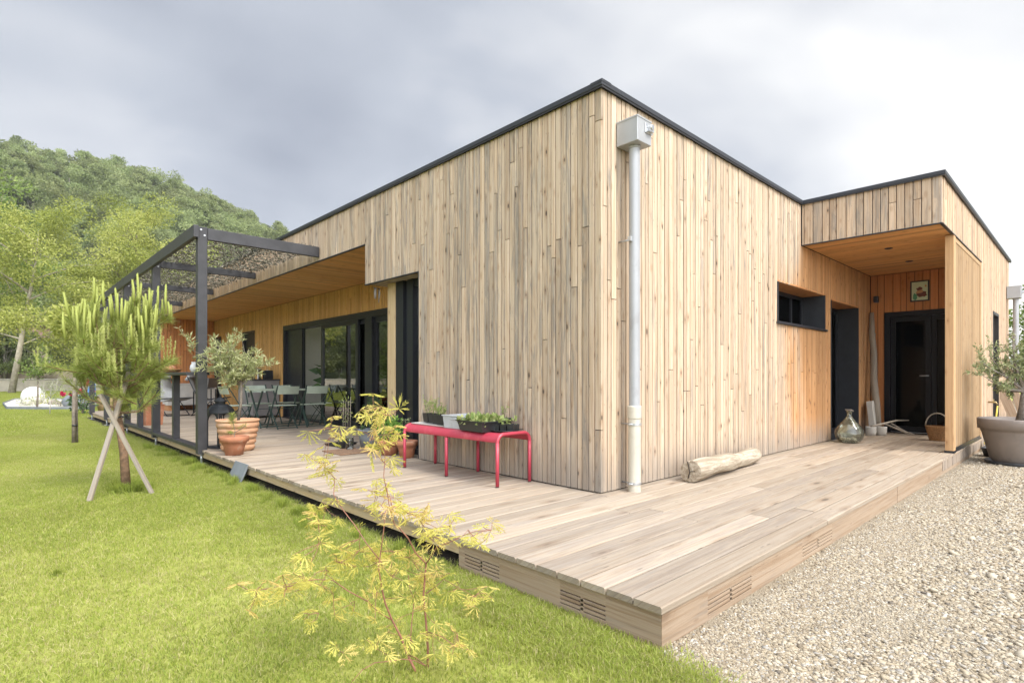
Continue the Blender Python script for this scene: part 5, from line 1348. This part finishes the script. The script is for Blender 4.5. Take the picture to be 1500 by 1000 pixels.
# ------------------------------------------------------------------ lacy maple in the foreground
MAPLE_STEMS= [[(-2.4, -0.98, -0.24, 0.011), (-2.4, -0.97, -0.02, 0.009), (-2.4, -0.97, 0.22, 0.008), (-2.47, -0.95, 0.33, 0.006), (-2.52, -0.93, 0.39, 0.005), (-2.54, -0.91, 0.51, 0.004), (-2.55, -0.91, 0.65, 0.003), (-2.56, -0.92, 0.78, 0.002)], [(-2.4, -0.97, 0.22, 0.006), (-2.4, -1.04, 0.3, 0.005), (-2.36, -1.15, 0.36, 0.003), (-2.3, -1.25, 0.39, 0.002)], [(-2.45, -0.98, -0.23, 0.012), (-2.48, -0.96, -0.12, 0.01), (-2.53, -0.93, 0.02, 0.008), (-2.57, -0.92, 0.15, 0.007), (-2.57, -0.92, 0.32, 0.005), (-2.56, -0.93, 0.45, 0.003)], [(-2.53, -0.93, 0.02, 0.006), (-2.62, -0.9, 0.11, 0.005), (-2.74, -0.86, 0.21, 0.004), (-2.85, -0.82, 0.22, 0.003), (-2.98, -0.77, 0.21, 0.002)], [(-2.57, -0.92, 0.25, 0.005), (-2.62, -0.8, 0.38, 0.004), (-2.66, -0.7, 0.49, 0.004), (-2.68, -0.66, 0.6, 0.003), (-2.66, -0.66, 0.72, 0.002)], [(-2.4, -0.97, 0.1, 0.005), (-2.32, -0.98, 0.14, 0.003), (-2.2, -1.03, 0.05, 0.002)], [(-2.48, -0.96, -0.12, 0.006), (-2.52, -1.14, -0.08, 0.004), (-2.63, -1.16, -0.01, 0.003), (-2.74, -1.17, 0.02, 0.003), (-2.82, -1.16, -0.02, 0.002)], [(-2.47, -0.96, -0.12, 0.005), (-2.41, -0.9, 0.06, 0.004), (-2.4, -0.84, 0.14, 0.003)], [(-2.4, -0.97, -0.05, 0.004), (-2.38, -1.13, -0.06, 0.003)]]
MAPLE_LEAVES= [(-2.69, -0.72, 0.76), (-2.66, -0.65, 0.71), (-2.71, -0.67, 0.62), (-2.65, -0.65, 0.57), (-2.67, -0.65, 0.43), (-2.75, -0.76, 0.4), (-2.83, -0.94, 0.38), (-2.69, -0.79, 0.25), (-3.0, -0.83, 0.23), (-2.91, -0.86, 0.23), (-2.78, -0.72, 0.17), (-2.76, -0.85, 0.25), (-2.7, -0.78, 0.13), (-2.78, -0.83, 0.09), (-2.57, -0.86, 0.84), (-2.59, -1.01, 0.82), (-2.58, -0.86, 0.72), (-2.5, -0.86, 0.74), (-2.55, -0.9, 0.63), (-2.54, -0.83, 0.5), (-2.51, -0.88, 0.49), (-2.6, -1.03, 0.47), (-2.45, -0.91, 0.42), (-2.42, -0.96, 0.39), (-2.45, -1.03, 0.36), (-2.46, -1.21, 0.43), (-2.29, -1.1, 0.36), (-2.3, -1.25, 0.39), (-2.58, -0.76, 0.31), (-2.59, -0.78, 0.27), (-2.56, -0.86, 0.23), (-2.48, -0.87, 0.26), (-2.45, -0.96, 0.23), (-2.36, -0.91, 0.15), (-2.33, -0.99, 0.16), (-2.22, -0.93, 0.06), (-2.16, -0.94, -0.01), (-2.25, -1.11, 0.1), (-2.59, -1.02, 0.23), (-2.62, -0.97, 0.16), (-2.47, -0.86, 0.07), (-2.42, -0.91, 0.07), (-2.49, -0.93, 0.02), (-2.5, -1.0, -0.02), (-2.74, -1.17, 0.07), (-2.42, -0.99, 0.04), (-2.4, -1.02, -0.05), (-2.37, -1.11, -0.07), (-2.36, -1.12, -0.02), (-2.61, -0.78, 0.06), (-2.83, -1.08, 0.07), (-2.49, -0.83, -0.07)]
def maple():
    r = np.random.default_rng(77)
    base = np.array([-2.47, -1.0, ZG])
    t = thing('japanese_maple', 'slender lace leaf maple with yellow green leaves in the foreground grass', 'shrub', tuple(base))
    b = MB()
    for s in MAPLE_STEMS:
        P = [np.array(q[:3]) - base for q in s]; Q = [P[0]]; Rr = [s[0][3]]
        for i in range(1, len(P)):
            Q += [(P[i - 1] + P[i]) / 2 + r.normal(0, .006, 3), P[i]]; Rr += [(s[i - 1][3] + s[i][3]) / 2, s[i][3]]
        b.tube(Q, [q * .46 for q in Rr], 7)
    tw = []; ps = []
    for c in MAPLE_LEAVES:
        c = np.array(c) - base
        k = int(r.integers(5, 9)) if c[2] > .28 else int(r.integers(2, 5))
        for _ in range(k):
            o = c + r.normal(0, .034, 3) * [1, 1, .8]
            tw.append((c, o))
            hd = unit((r.normal(0, 1, 3) * [1, 1, .45] + [0, 0, -.25])[None])[0]        # leaf axis, drooping
            nrm = unit((np.array([0, 0, 1]) + r.normal(0, .45, 3))[None])[0]; sd = unit(np.cross(hd, nrm)[None])[0]
            L0 = r.uniform(.045, .075); tone = np.clip(r.normal(.42, .25), 0, 1)
            for ang, kk in ((0, 1), (.55, .95), (-.55, .95), (1.1, .8), (-1.1, .8), (1.75, .5), (-1.75, .5)):
                d = hd * math.cos(ang) + sd * math.sin(ang) - nrm * .25; ln = L0 * kk
                P = [o]; D = [d]; LL = [ln]; WW = [.0048]
                for f in (.4, .55, .7):
                    for sg in (-1, 1): P.append(o + d * ln * f); D.append(d + np.cross(nrm, d) * sg * .75); LL.append(ln * .26); WW.append(.0035)
                ps.append(leaves(np.array(P), np.array(D), np.array(LL), np.array(WW), r, .2, np.full(len(P), np.clip(tone + r.normal(0, .05), 0, 1))))
    for c, o in tw: b.tube([c, (c + o) / 2 + r.normal(0, .004, 3), o], .0011, 4, False)
    b.build('stems', 'stem_red', t)
    foliage('leaves', ps, 'leaf_maple', t)
maple()

# ------------------------------------------------------------------ trees
M['leaf_lime'] = leafmat('lime_tree_leaf', (.20, .235, .045), (.37, .40, .09), (.54, .54, .18), .45)
M['leaf_mid'] = leafmat('mid_green_leaf', (.09, .15, .03), (.18, .26, .055), (.30, .37, .10), .4)
M['leaf_deep'] = leafmat('deep_green_leaf', (.04, .07, .018), (.08, .13, .034), (.14, .20, .06), .35)
def big_tree(name, label, x, y, h, w, mat, seed, n=15000, clear=.25, lean=(0, 0), size=.24, trunk_r=None, group=None, clumps=62, trunkmat='bark', z0=ZG, cat='tree', limbs=13):
    r = np.random.default_rng(seed); t = thing(name, label, cat, (x, y, z0), 0, group)
    tr = trunk_r or h * .016; top = np.array([lean[0], lean[1], h * .82])
    tp = [np.array([0, 0, -.1])] + [np.array([lean[0] * f + r.normal(0, h * .01), lean[1] * f + r.normal(0, h * .01), h * .82 * f]) for f in (.25, .5, .75)] + [top]
    b = MB(); b.tube(tp, [tr * 1.15, tr * .9, tr * .65, tr * .4, tr * .15], 9); trunk = b.build('trunk', trunkmat, t)
    b = MB(); C_ = []
    for k in range(limbs):
        f = clear + (1 - clear) * (k + r.random()) / limbs * .92; a = k * 2.4 + r.normal(0, .4)
        z = h * .82 * f; o = np.array([lean[0] * f, lean[1] * f, z]); prof = math.sin(math.pi * min(1, (f - clear) / (1 - clear) * .72 + .28)) ** .7
        e = o + np.array([math.cos(a) * w / 2 * prof * r.uniform(.7, 1.05), math.sin(a) * w / 2 * prof * r.uniform(.7, 1.05), h * r.uniform(.02, .16)])
        m = (o + e) / 2 + [0, 0, h * .03]; b.tube([o, m, e], [tr * .36, tr * .22, tr * .06], 6, False)
        for q in range(max(2, clumps // limbs)):
            g = r.uniform(.35, 1.08); c = o + (e - o) * g + r.normal(0, w * .07, 3) * [1, 1, .8]; C_.append((c, w * r.uniform(.07, .135)))
            b.tube([o + (e - o) * g * .8, c], [tr * .1, tr * .04], 4, False)
    for q in range(clumps // 6): C_.append((top + r.normal(0, w * .10, 3) + [0, 0, h * .08], w * r.uniform(.07, .12)))
    b.build('limbs', trunkmat, trunk)
    per = n // len(C_); ps = []
    for c, rad in C_:
        d = unit(r.normal(size=(per, 3))); q = r.random(per)[:, None] ** .45
        P = c + d * q * rad * np.array([1.15, 1.15, .75]); D = d + r.normal(0, .7, (per, 3)) + [0, 0, -.15]
        tone = np.clip(r.normal(.45, .2) + r.normal(0, .22, per), 0, 1)
        ps.append(leaves(P, D, size * r.uniform(.6, 1.3, per), size * .5 * r.uniform(.7, 1.2, per), r, .12, tone))
    foliage('crown', ps, mat, t)
    return t
def trees():
    big_tree('lime_tree', 'leaning pale trunked tree with loose yellow green crown at the far left lawn edge', -2.55, 54, 15.5, 12, 'leaf_lime', 1, 27000, .24, (1.6, 0), .20, .21, trunkmat='bark_pale')
    big_tree('lime_tree', 'tall bright lime green tree just right of the pale leaning trunk', 5.5, 58, 17.5, 13, 'leaf_lime', 2, 34000, .12, (.6, 0), .20, .3)
    big_tree('lime_tree', 'lower yellow green tree standing behind the young pine and the pergola corner', 9.8, 50, 11.5, 10, 'leaf_lime', 3, 24000, .1, (0, 0), .19, .24)
    big_tree('broadleaf_tree', 'mid green tree filling the left picture edge behind the lime trees', -6.0, 66, 19, 15, 'leaf_mid', 4, 16000, .42, (0, 0), .32)
    big_tree('broadleaf_tree', 'mid green tree glimpsed through the far pergola posts', 16, 57, 10, 10, 'leaf_mid', 5, 13000, .08, (0, 0), .28)
    big_tree('broadleaf_tree', 'darker tree between the tall lime tree and the wooded hillside', 13.5, 70, 14.5, 13, 'leaf_mid', 6, 14000, .1, (0, 0), .32)
    big_tree('broadleaf_tree', 'dense green tree nearest the camera off the left edge of the lawn', -9.5, 40, 13, 10, 'leaf_lime', 7, 12000, .2, (0, 0), .28)
    big_tree('evergreen_tree', 'dark green tree rising behind the far right corner of the house', 31, -2.4, 8.3, 5.6, 'leaf_mid', 8, 15000, .06, (0, 0), .18, .2)
    big_tree('evergreen_tree', 'lower dark tree beyond the olive tub at the right picture edge', 27, -3.6, 6.2, 5, 'leaf_mid', 9, 11000, .04, (0, 0), .18, .15)
    # tall hedge across the lawn: the terrace glass mirrors it
    t = thing('garden_hedge', 'tall leafy hedge across the lawn, mirrored in the terrace glass', 'hedge', (-15, 10, ZG))
    r = np.random.default_rng(12); n = 26000
    P = np.stack([r.uniform(-1.3, 1.3, n), r.uniform(-26, 24, n), np.zeros(n)], 1); top = 3.6 + .9 * np.sin(P[:, 1] * .9) + .7 * np.sin(P[:, 1] * 2.3 + 1)
    P[:, 2] = top * r.random(n) ** .7; P[:, 0] *= 1 - .4 * (P[:, 2] / top)
    foliage('foliage', [leaves(P, r.normal(size=(n, 3)) + [.5, 0, .2], .28 * r.uniform(.6, 1.3, n), .15, r, .1)], 'leaf_mid', t)
    b = MB(); [b.tube([(0, y, -.1), (r.normal(0, .2), y, 1.6), (r.normal(0, .4), y + .3, 3)], [.09, .07, .03], 6) for y in np.arange(-25, 24, 2.3)]; b.build('stems', 'bark', t)
trees()

# ------------------------------------------------------------------ wooded hill
def hill():
    xs = [-140, -60, 0, 20, 34, 55, 77, 110, 160, 260]; hs = [66, 62, 56, 56, 56, 48.5, 40, 30, 18, 10]
    def hz(x, y):
        t = np.clip((y - 72) / (205 - 72), 0, 1); s = t * t * (3 - 2 * t) * .55 + t * .45
        return ZG - .3 + np.interp(x, xs, hs) * s + 1.2 * np.sin(x * .09) * np.sin(y * .07) * s
    gx, gy = np.meshgrid(np.linspace(-140, 260, 90), np.linspace(66, 300, 60)); V = np.stack([gx.ravel(), gy.ravel(), hz(gx.ravel(), gy.ravel())], 1)
    i, j = np.meshgrid(np.arange(89), np.arange(59)); q = (j * 90 + i).ravel(); F = np.stack([q, q + 1, q + 91, q + 90], 1)
    m = plain('forest_floor', (.09, .11, .04), .95, .4, .3, dirt=(.14, .12, .07), dirtscale=.2)
    o = link('hillside', npmesh('hillside', V, F, m, smooth=True)); tag(o, kind='structure')
    r = np.random.default_rng(41); T = []
    for k in range(5):
        h = 1.0; C_ = []; w = (.62, .78, .55, .9, .70)[k]
        for q in range(26):
            a = r.uniform(0, 6.28); f = r.random() ** .7; z = .34 + .6 * r.random(); rr = w / 2 * math.sin(math.pi * min(1, .22 + (z - .3) * 1.05)) * math.sqrt(f)
            C_.append((np.array([rr * math.cos(a), rr * math.sin(a), z]), r.uniform(.055, .115), np.clip(r.normal(.45, .26), 0, 1)))
        ps = []
        for c, rad, tn in C_:
            n = 150; d = unit(r.normal(size=(n, 3))); P = c + d * r.random(n)[:, None] ** .4 * rad * [1.15, 1.15, .8]
            ps.append(leaves(P, d + r.normal(0, .6, (n, 3)),   .037 * r.uniform(.6, 1.3, n), .025, r, .1, np.clip(tn + r.normal(0, .16, n), 0, 1)))
        V, F, Tn = join(ps); F = [np.concatenate(F)]
        b = MB(); b.tube([(0, 0, -.05), (.01, .01, .35), (-.01, 0, .75)], [.016, .012, .004], 5)
        for q in range(5): c = C_[q][0]; b.tube([(0, 0, .3 + .06 * q), tuple(c)], [.006, .002], 4, False)
        bv = np.array(b.v); quads = np.array([f for f in b.f if len(f) == 4])
        F2 = [F[0], quads + len(V)]; mi = np.concatenate([np.zeros(len(F[0])), np.ones(len(quads))])
        T.append((np.concatenate([V, bv]), F2, np.concatenate([Tn, np.full(len(bv), .5)]), mi))
    M['wood_leaf'] = leafmat('wood_leaf', (.125, .155, .06), (.23, .275, .105), (.36, .40, .18), .45, .6, .4)
    M['wood_bark'] = plain('pale_wood_bark', (.27, .245, .20), .9, .2, 3)
    pts = []; y = 70.0; j = 0
    while y < 226:
        x = -70 + (j % 2) * 3
        while x < 175:
            px, py = x + r.uniform(-2.4, 2.4), y + r.uniform(-2.2, 2.2)
            if (px + 4) / max(1, py + 3) < .95:
                s = r.uniform(8, 12.5) * (1.12 if (py > 185 and r.random() < .3) else 1) * (.8 if py < 90 else 1); pts.append((px, py, float(hz(px, py)) - .3, r.uniform(0, 6.28), s, int(r.integers(0, 5))))
            x += 5.6
        y += 5.2; j += 1
    o = scatter('wooded_hill', T, pts, ['wood_leaf', 'wood_bark']); tag(o, 'broadleaf wood covering the hillside behind the garden', 'wood', kind='stuff')
hill()

# ------------------------------------------------------------------ far end of the garden
def far_garden():
    r = np.random.default_rng(52)
    t = thing('garden_wall', 'low old tan wall running across the far end of the lawn', 'wall', (0, 60, ZG))
    b = MB(); b.box(-30, 14, -.2, .2, 0, 1.0, .02); b.build('wall_body', 'garden_wall', t); b = MB(); b.box(-30, 14, -.26, .26, 1.0, 1.09, .02); b.build('coping', 'concrete', t)
    t = thing('neighbour_house', 'tan rendered house with white window behind the pale leaning trunk', 'house', (-3, 76, ZG))
    b = MB(); b.box(-9, 6, 0, 9, 0, 5.6); b.build('wall', 'render', t)
    b = MB(); b.add([(-9.5, -.7, 5.5), (6.5, -.7, 5.5), (6.5, 9.7, 5.5), (-9.5, 9.7, 5.5), (-9.5, 4.5, 8.2), (6.5, 4.5, 8.2)], [(0, 1, 5, 4), (2, 3, 4, 5), (0, 4, 3), (1, 2, 5), (3, 2, 1, 0)]); b.build('roof', 'roof_tile', t)
    for x, w, z in ((-6.4, 1.1, 3.0), (-2.2, .9, 2.9), (1.6, 1.3, 2.7), (4.4, .9, 2.7)):
        b = MB(); b.box(x - w / 2, x + w / 2, -.05, .02, z, z + 1.5); wo = b.build('window', 'white', t); b = MB(); b.box(x - w / 2 + .09, x + w / 2 - .09, -.056, -.052, z + .09, z + 1.4); b.build('pane', 'glass_dark', wo)
    b = MB(); b.box(.2, .6, -.35, -.02, 0, 5.4); b.build('drain_post', 'bark', t)
    t = thing('garden_shed', 'small grey board shed with pale roof beyond the far garden wall', 'shed', (-5.6, 64, ZG))
    b = MB()
    for k in range(14): b.board(Vector((-2 + k * .25, 0, 0)), X, -Y, Z, .235, .03, 2.0, grey=.9, tone=.2)
    b.box(-2, 1.5, .01, 2.4, 0, 2.0); b.build('wall', 'stake', t)
    b = MB(); b.add([(-2.2, -.3, 2.05), (1.7, -.3, 2.05), (1.7, 2.6, 2.7), (-2.2, 2.6, 2.7), (-2.2, -.3, 2.12), (1.7, -.3, 2.12), (1.7, 2.6, 2.78), (-2.2, 2.6, 2.78)], [(0, 3, 2, 1), (4, 5, 6, 7), (0, 1, 5, 4), (1, 2, 6, 5), (2, 3, 7, 6), (3, 0, 4, 7)]); b.build('roof', 'concrete', t)
    # rock garden
    t = thing('rock_bed', 'white pebble bed with dark edging at the far end of the lawn', 'flower bed', (0, 0, ZG))
    poly = [(-3.25, 24.3), (-2.2, 23.0), (-1.0, 22.1), (-.4, 26), (-.6, 31), (-1.6, 36), (-2.8, 35), (-3.3, 29)]
    b = MB(); b.add([(x, y, .075) for x, y in poly], [tuple(range(len(poly)))]); b.build('pebble_surface', 'stone_pale', t)
    b = MB()
    for p, q in zip(poly, poly[1:] + poly[:1]): b.bar((p[0], p[1], .05), (q[0], q[1], .05), .03, .14)
    b.build('edging', 'slate', t)
    b = MB(); b.rock((0, 0, .36), (.42, .42, .42), 0, 3, .0); tag(b.build('globe_lamp', 'white', None, (-2.33, 29.2, ZG)), 'big white globe lamp standing in the white pebble bed', 'lamp')
    for k, (x, y, s, lb) in enumerate(((-1.35, 24.1, .42, 'largest dark boulder at the right end of the pebble bed'), (-2.45, 27.5, .30, 'pale rounded boulder at the foot of the white globe lamp'), (-1.75, 26.5, .22, 'small brown boulder right of the white globe lamp'))):
        b = MB(); b.rock((0, 0, s * .5), (s, s * .9, s * .7), k + 4, 2, .3); tag(b.build('boulder', ('slate', 'stone_pale', 'bark')[k], None, (x, y, ZG + .02)), lb, 'rock', 'boulders in the pebble bed')
    def shrub(name, lb, loc, rad, n, mat, size, wid, h=0, group=None):
        t = thing(name, lb, 'shrub', loc, 0, group); b = MB()
        for k in range(5): a = k * 1.3; b.tube([(0, 0, 0), (rad[0] * .25 * math.cos(a), rad[1] * .25 * math.sin(a), max(.05, h + rad[2] * .3))], [.012, .005], 5, False)
        b.build('stems', 'bark', t); foliage('foliage', [leaf_cloud(n, (0, 0, h + rad[2] * .9), rad, size, wid, r, .2)], mat, t)
    shrub('garden_shrub', 'round yellowish shrub beside the white globe lamp', (-2.0, 27.6, ZG), (.3, .3, .28), 260, 'leaf_lime', .1, .03, 0, 'shrubs in the pebble bed')
    shrub('garden_shrub', 'low dry grassy shrub in front of the white globe lamp', (-2.6, 26.0, ZG), (.35, .35, .22), 260, 'leaf_grey', .12, .02, 0, 'shrubs in the pebble bed')
    shrub('garden_shrub', 'wispy grey shrub left of the dark boulder', (-1.75, 24.6, ZG), (.35, .35, .4), 420, 'leaf_grey', .1, .018, .1, 'shrubs in the pebble bed')
    t = thing('olive_tree', 'small round headed olive tree behind the pebble bed edging', 'tree', (-2.45, 23.7, ZG))
    olive_crown(t, (0, 0, 0), (.02, 0, 1.15), [(math.cos(a) * q, math.sin(a) * q, z) for a, q, z in ((0, .5, 1.5), (1, .5, 1.8), (2, .48, 1.5), (3, .52, 1.7), (4, .5, 1.45), (5, .45, 1.9), (.5, .2, 2.15), (2.5, .25, 2.1), (4.5, .35, 1.3), (5.6, .5, 1.35))], 1500, .09, .028, 9, 'leaf_mid', 'bark', (.035, .025))
    t = thing('sapling', 'thin pale sapling with sparse grey leaves on the open lawn', 'tree', (-2.33, 19.7, ZG))
    olive_crown(t, (0, 0, 0), (.0, 0, .55), [(math.cos(a) * .28, math.sin(a) * .28, z) for a, z in ((0, .9), (1.2, 1.1), (2.4, .8), (3.6, 1.05), (4.8, .95), (5.6, 1.2))], 420, .06, .013, 10, 'leaf_grey', 'concrete', (.016, .011))
    t = thing('staked_tree', 'young bright green tree tied to a brown stake left of the pine', 'tree', (-2.60, 9.6, ZG))
    b = MB(); b.tube([(0, 0, -.02), (.0, .01, .6), (.01, 0, 1.16)], [.032, .03, .028], 8); b.build('stake', 'bark', t)
    b = MB(); b.tube([(.05, .02, 0), (.04, .03, 1.0), (.05, .05, 2.1)], [.016, .013, .006], 7); b.build('trunk', 'bark', t)
    foliage('crown', [leaf_cloud(900, (-.02, .05, 2.15), (.34, .34, .30), .10, .045, r, .1, .1)], 'leaf_lime', t)
    b = MB(); b.lathe([(.036, .30), (.04, .30), (.04, .33), (.036, .33)], 12, (.01, .005, 0)); b.build('tie', 'black_plastic', t)
    t = thing('rose_bush', 'rose bush with deep pink blooms at the far corner of the deck', 'rose bush', (-1.55, 19.3, ZG))
    b = MB(); tips = [(-.25, .1, .62), (.1, -.1, .95), (.25, .0, .72), (-.05, .05, .72), (.2, .15, 1.08)]
    for q in tips: b.tube([(0, 0, 0), (q[0] * .5, q[1] * .5, q[2] * .6), q], [.012, .008, .004], 5, False)
    b.build('stems', 'bark', t); foliage('leaves', [leaf_cloud(520, (0, 0, .42), (.4, .35, .36), .085, .045, r, .1)], 'leaf_rose', t)
    for q in tips + [(-.5, -.1, .66)]: foliage('bloom', [leaf_cloud(60, q, (.055, .055, .045), .06, .05, r, .1, .4)], 'petal', t)
    t = thing('half_barrel', 'tan half barrel planter with pale rim beyond the end of the deck', 'planter', (-.75, 19.6, ZG))
    b = MB(); b.lathe([(0, 0), (.36, 0), (.45, .55), (.42, .55), (.38, .4)], 26); b.disc((0, 0, .42), .39); b.build('barrel', 'screen', t); b = MB(); b.lathe([(.40, .55), (.47, .55), (.47, .60), (.40, .60)], 26); b.build('rim', 'cloth_white', t)
    foliage('plants', [leaf_cloud(260, (0, 0, .75), (.35, .35, .25), .13, .03, r, .1, .6)], 'leaf_lime', t)
    t = thing('garden_parasol', 'closed blue parasol standing by the half barrel planter', 'parasol', (-1.05, 22.0, ZG))
    b = MB(); b.tube([(0, 0, 0), (0, 0, 1.55)], .02, 8); b.build('pole', 'frame', t)
    b = MB(); b.lathe([(.05, .45), (.13, .5), (.11, .9), (.08, 1.3), (.03, 1.5), (0, 1.52)], 10, wob=.2); b.build('canopy', 'blue', t)
far_garden()

# ------------------------------------------------------------------ the damp air of the valley
def haze():
    m = bpy.data.materials.new('valley_air'); m.use_nodes = True; nt = m.node_tree; nt.nodes.clear()
    o = nt.nodes.new('ShaderNodeOutputMaterial'); v = nt.nodes.new('ShaderNodeVolumePrincipled')
    v.inputs['Color'].default_value = (.93, .95, 1, 1); v.inputs['Density'].default_value = .00028; v.inputs['Anisotropy'].default_value = 0
    nt.links.new(v.outputs[0], o.inputs['Volume'])
    b = MB(); b.box(-170, 290, -70, 315, ZG - 1.2, 90); ob = b.build('haze', m); tag(ob, kind='stuff')
haze()
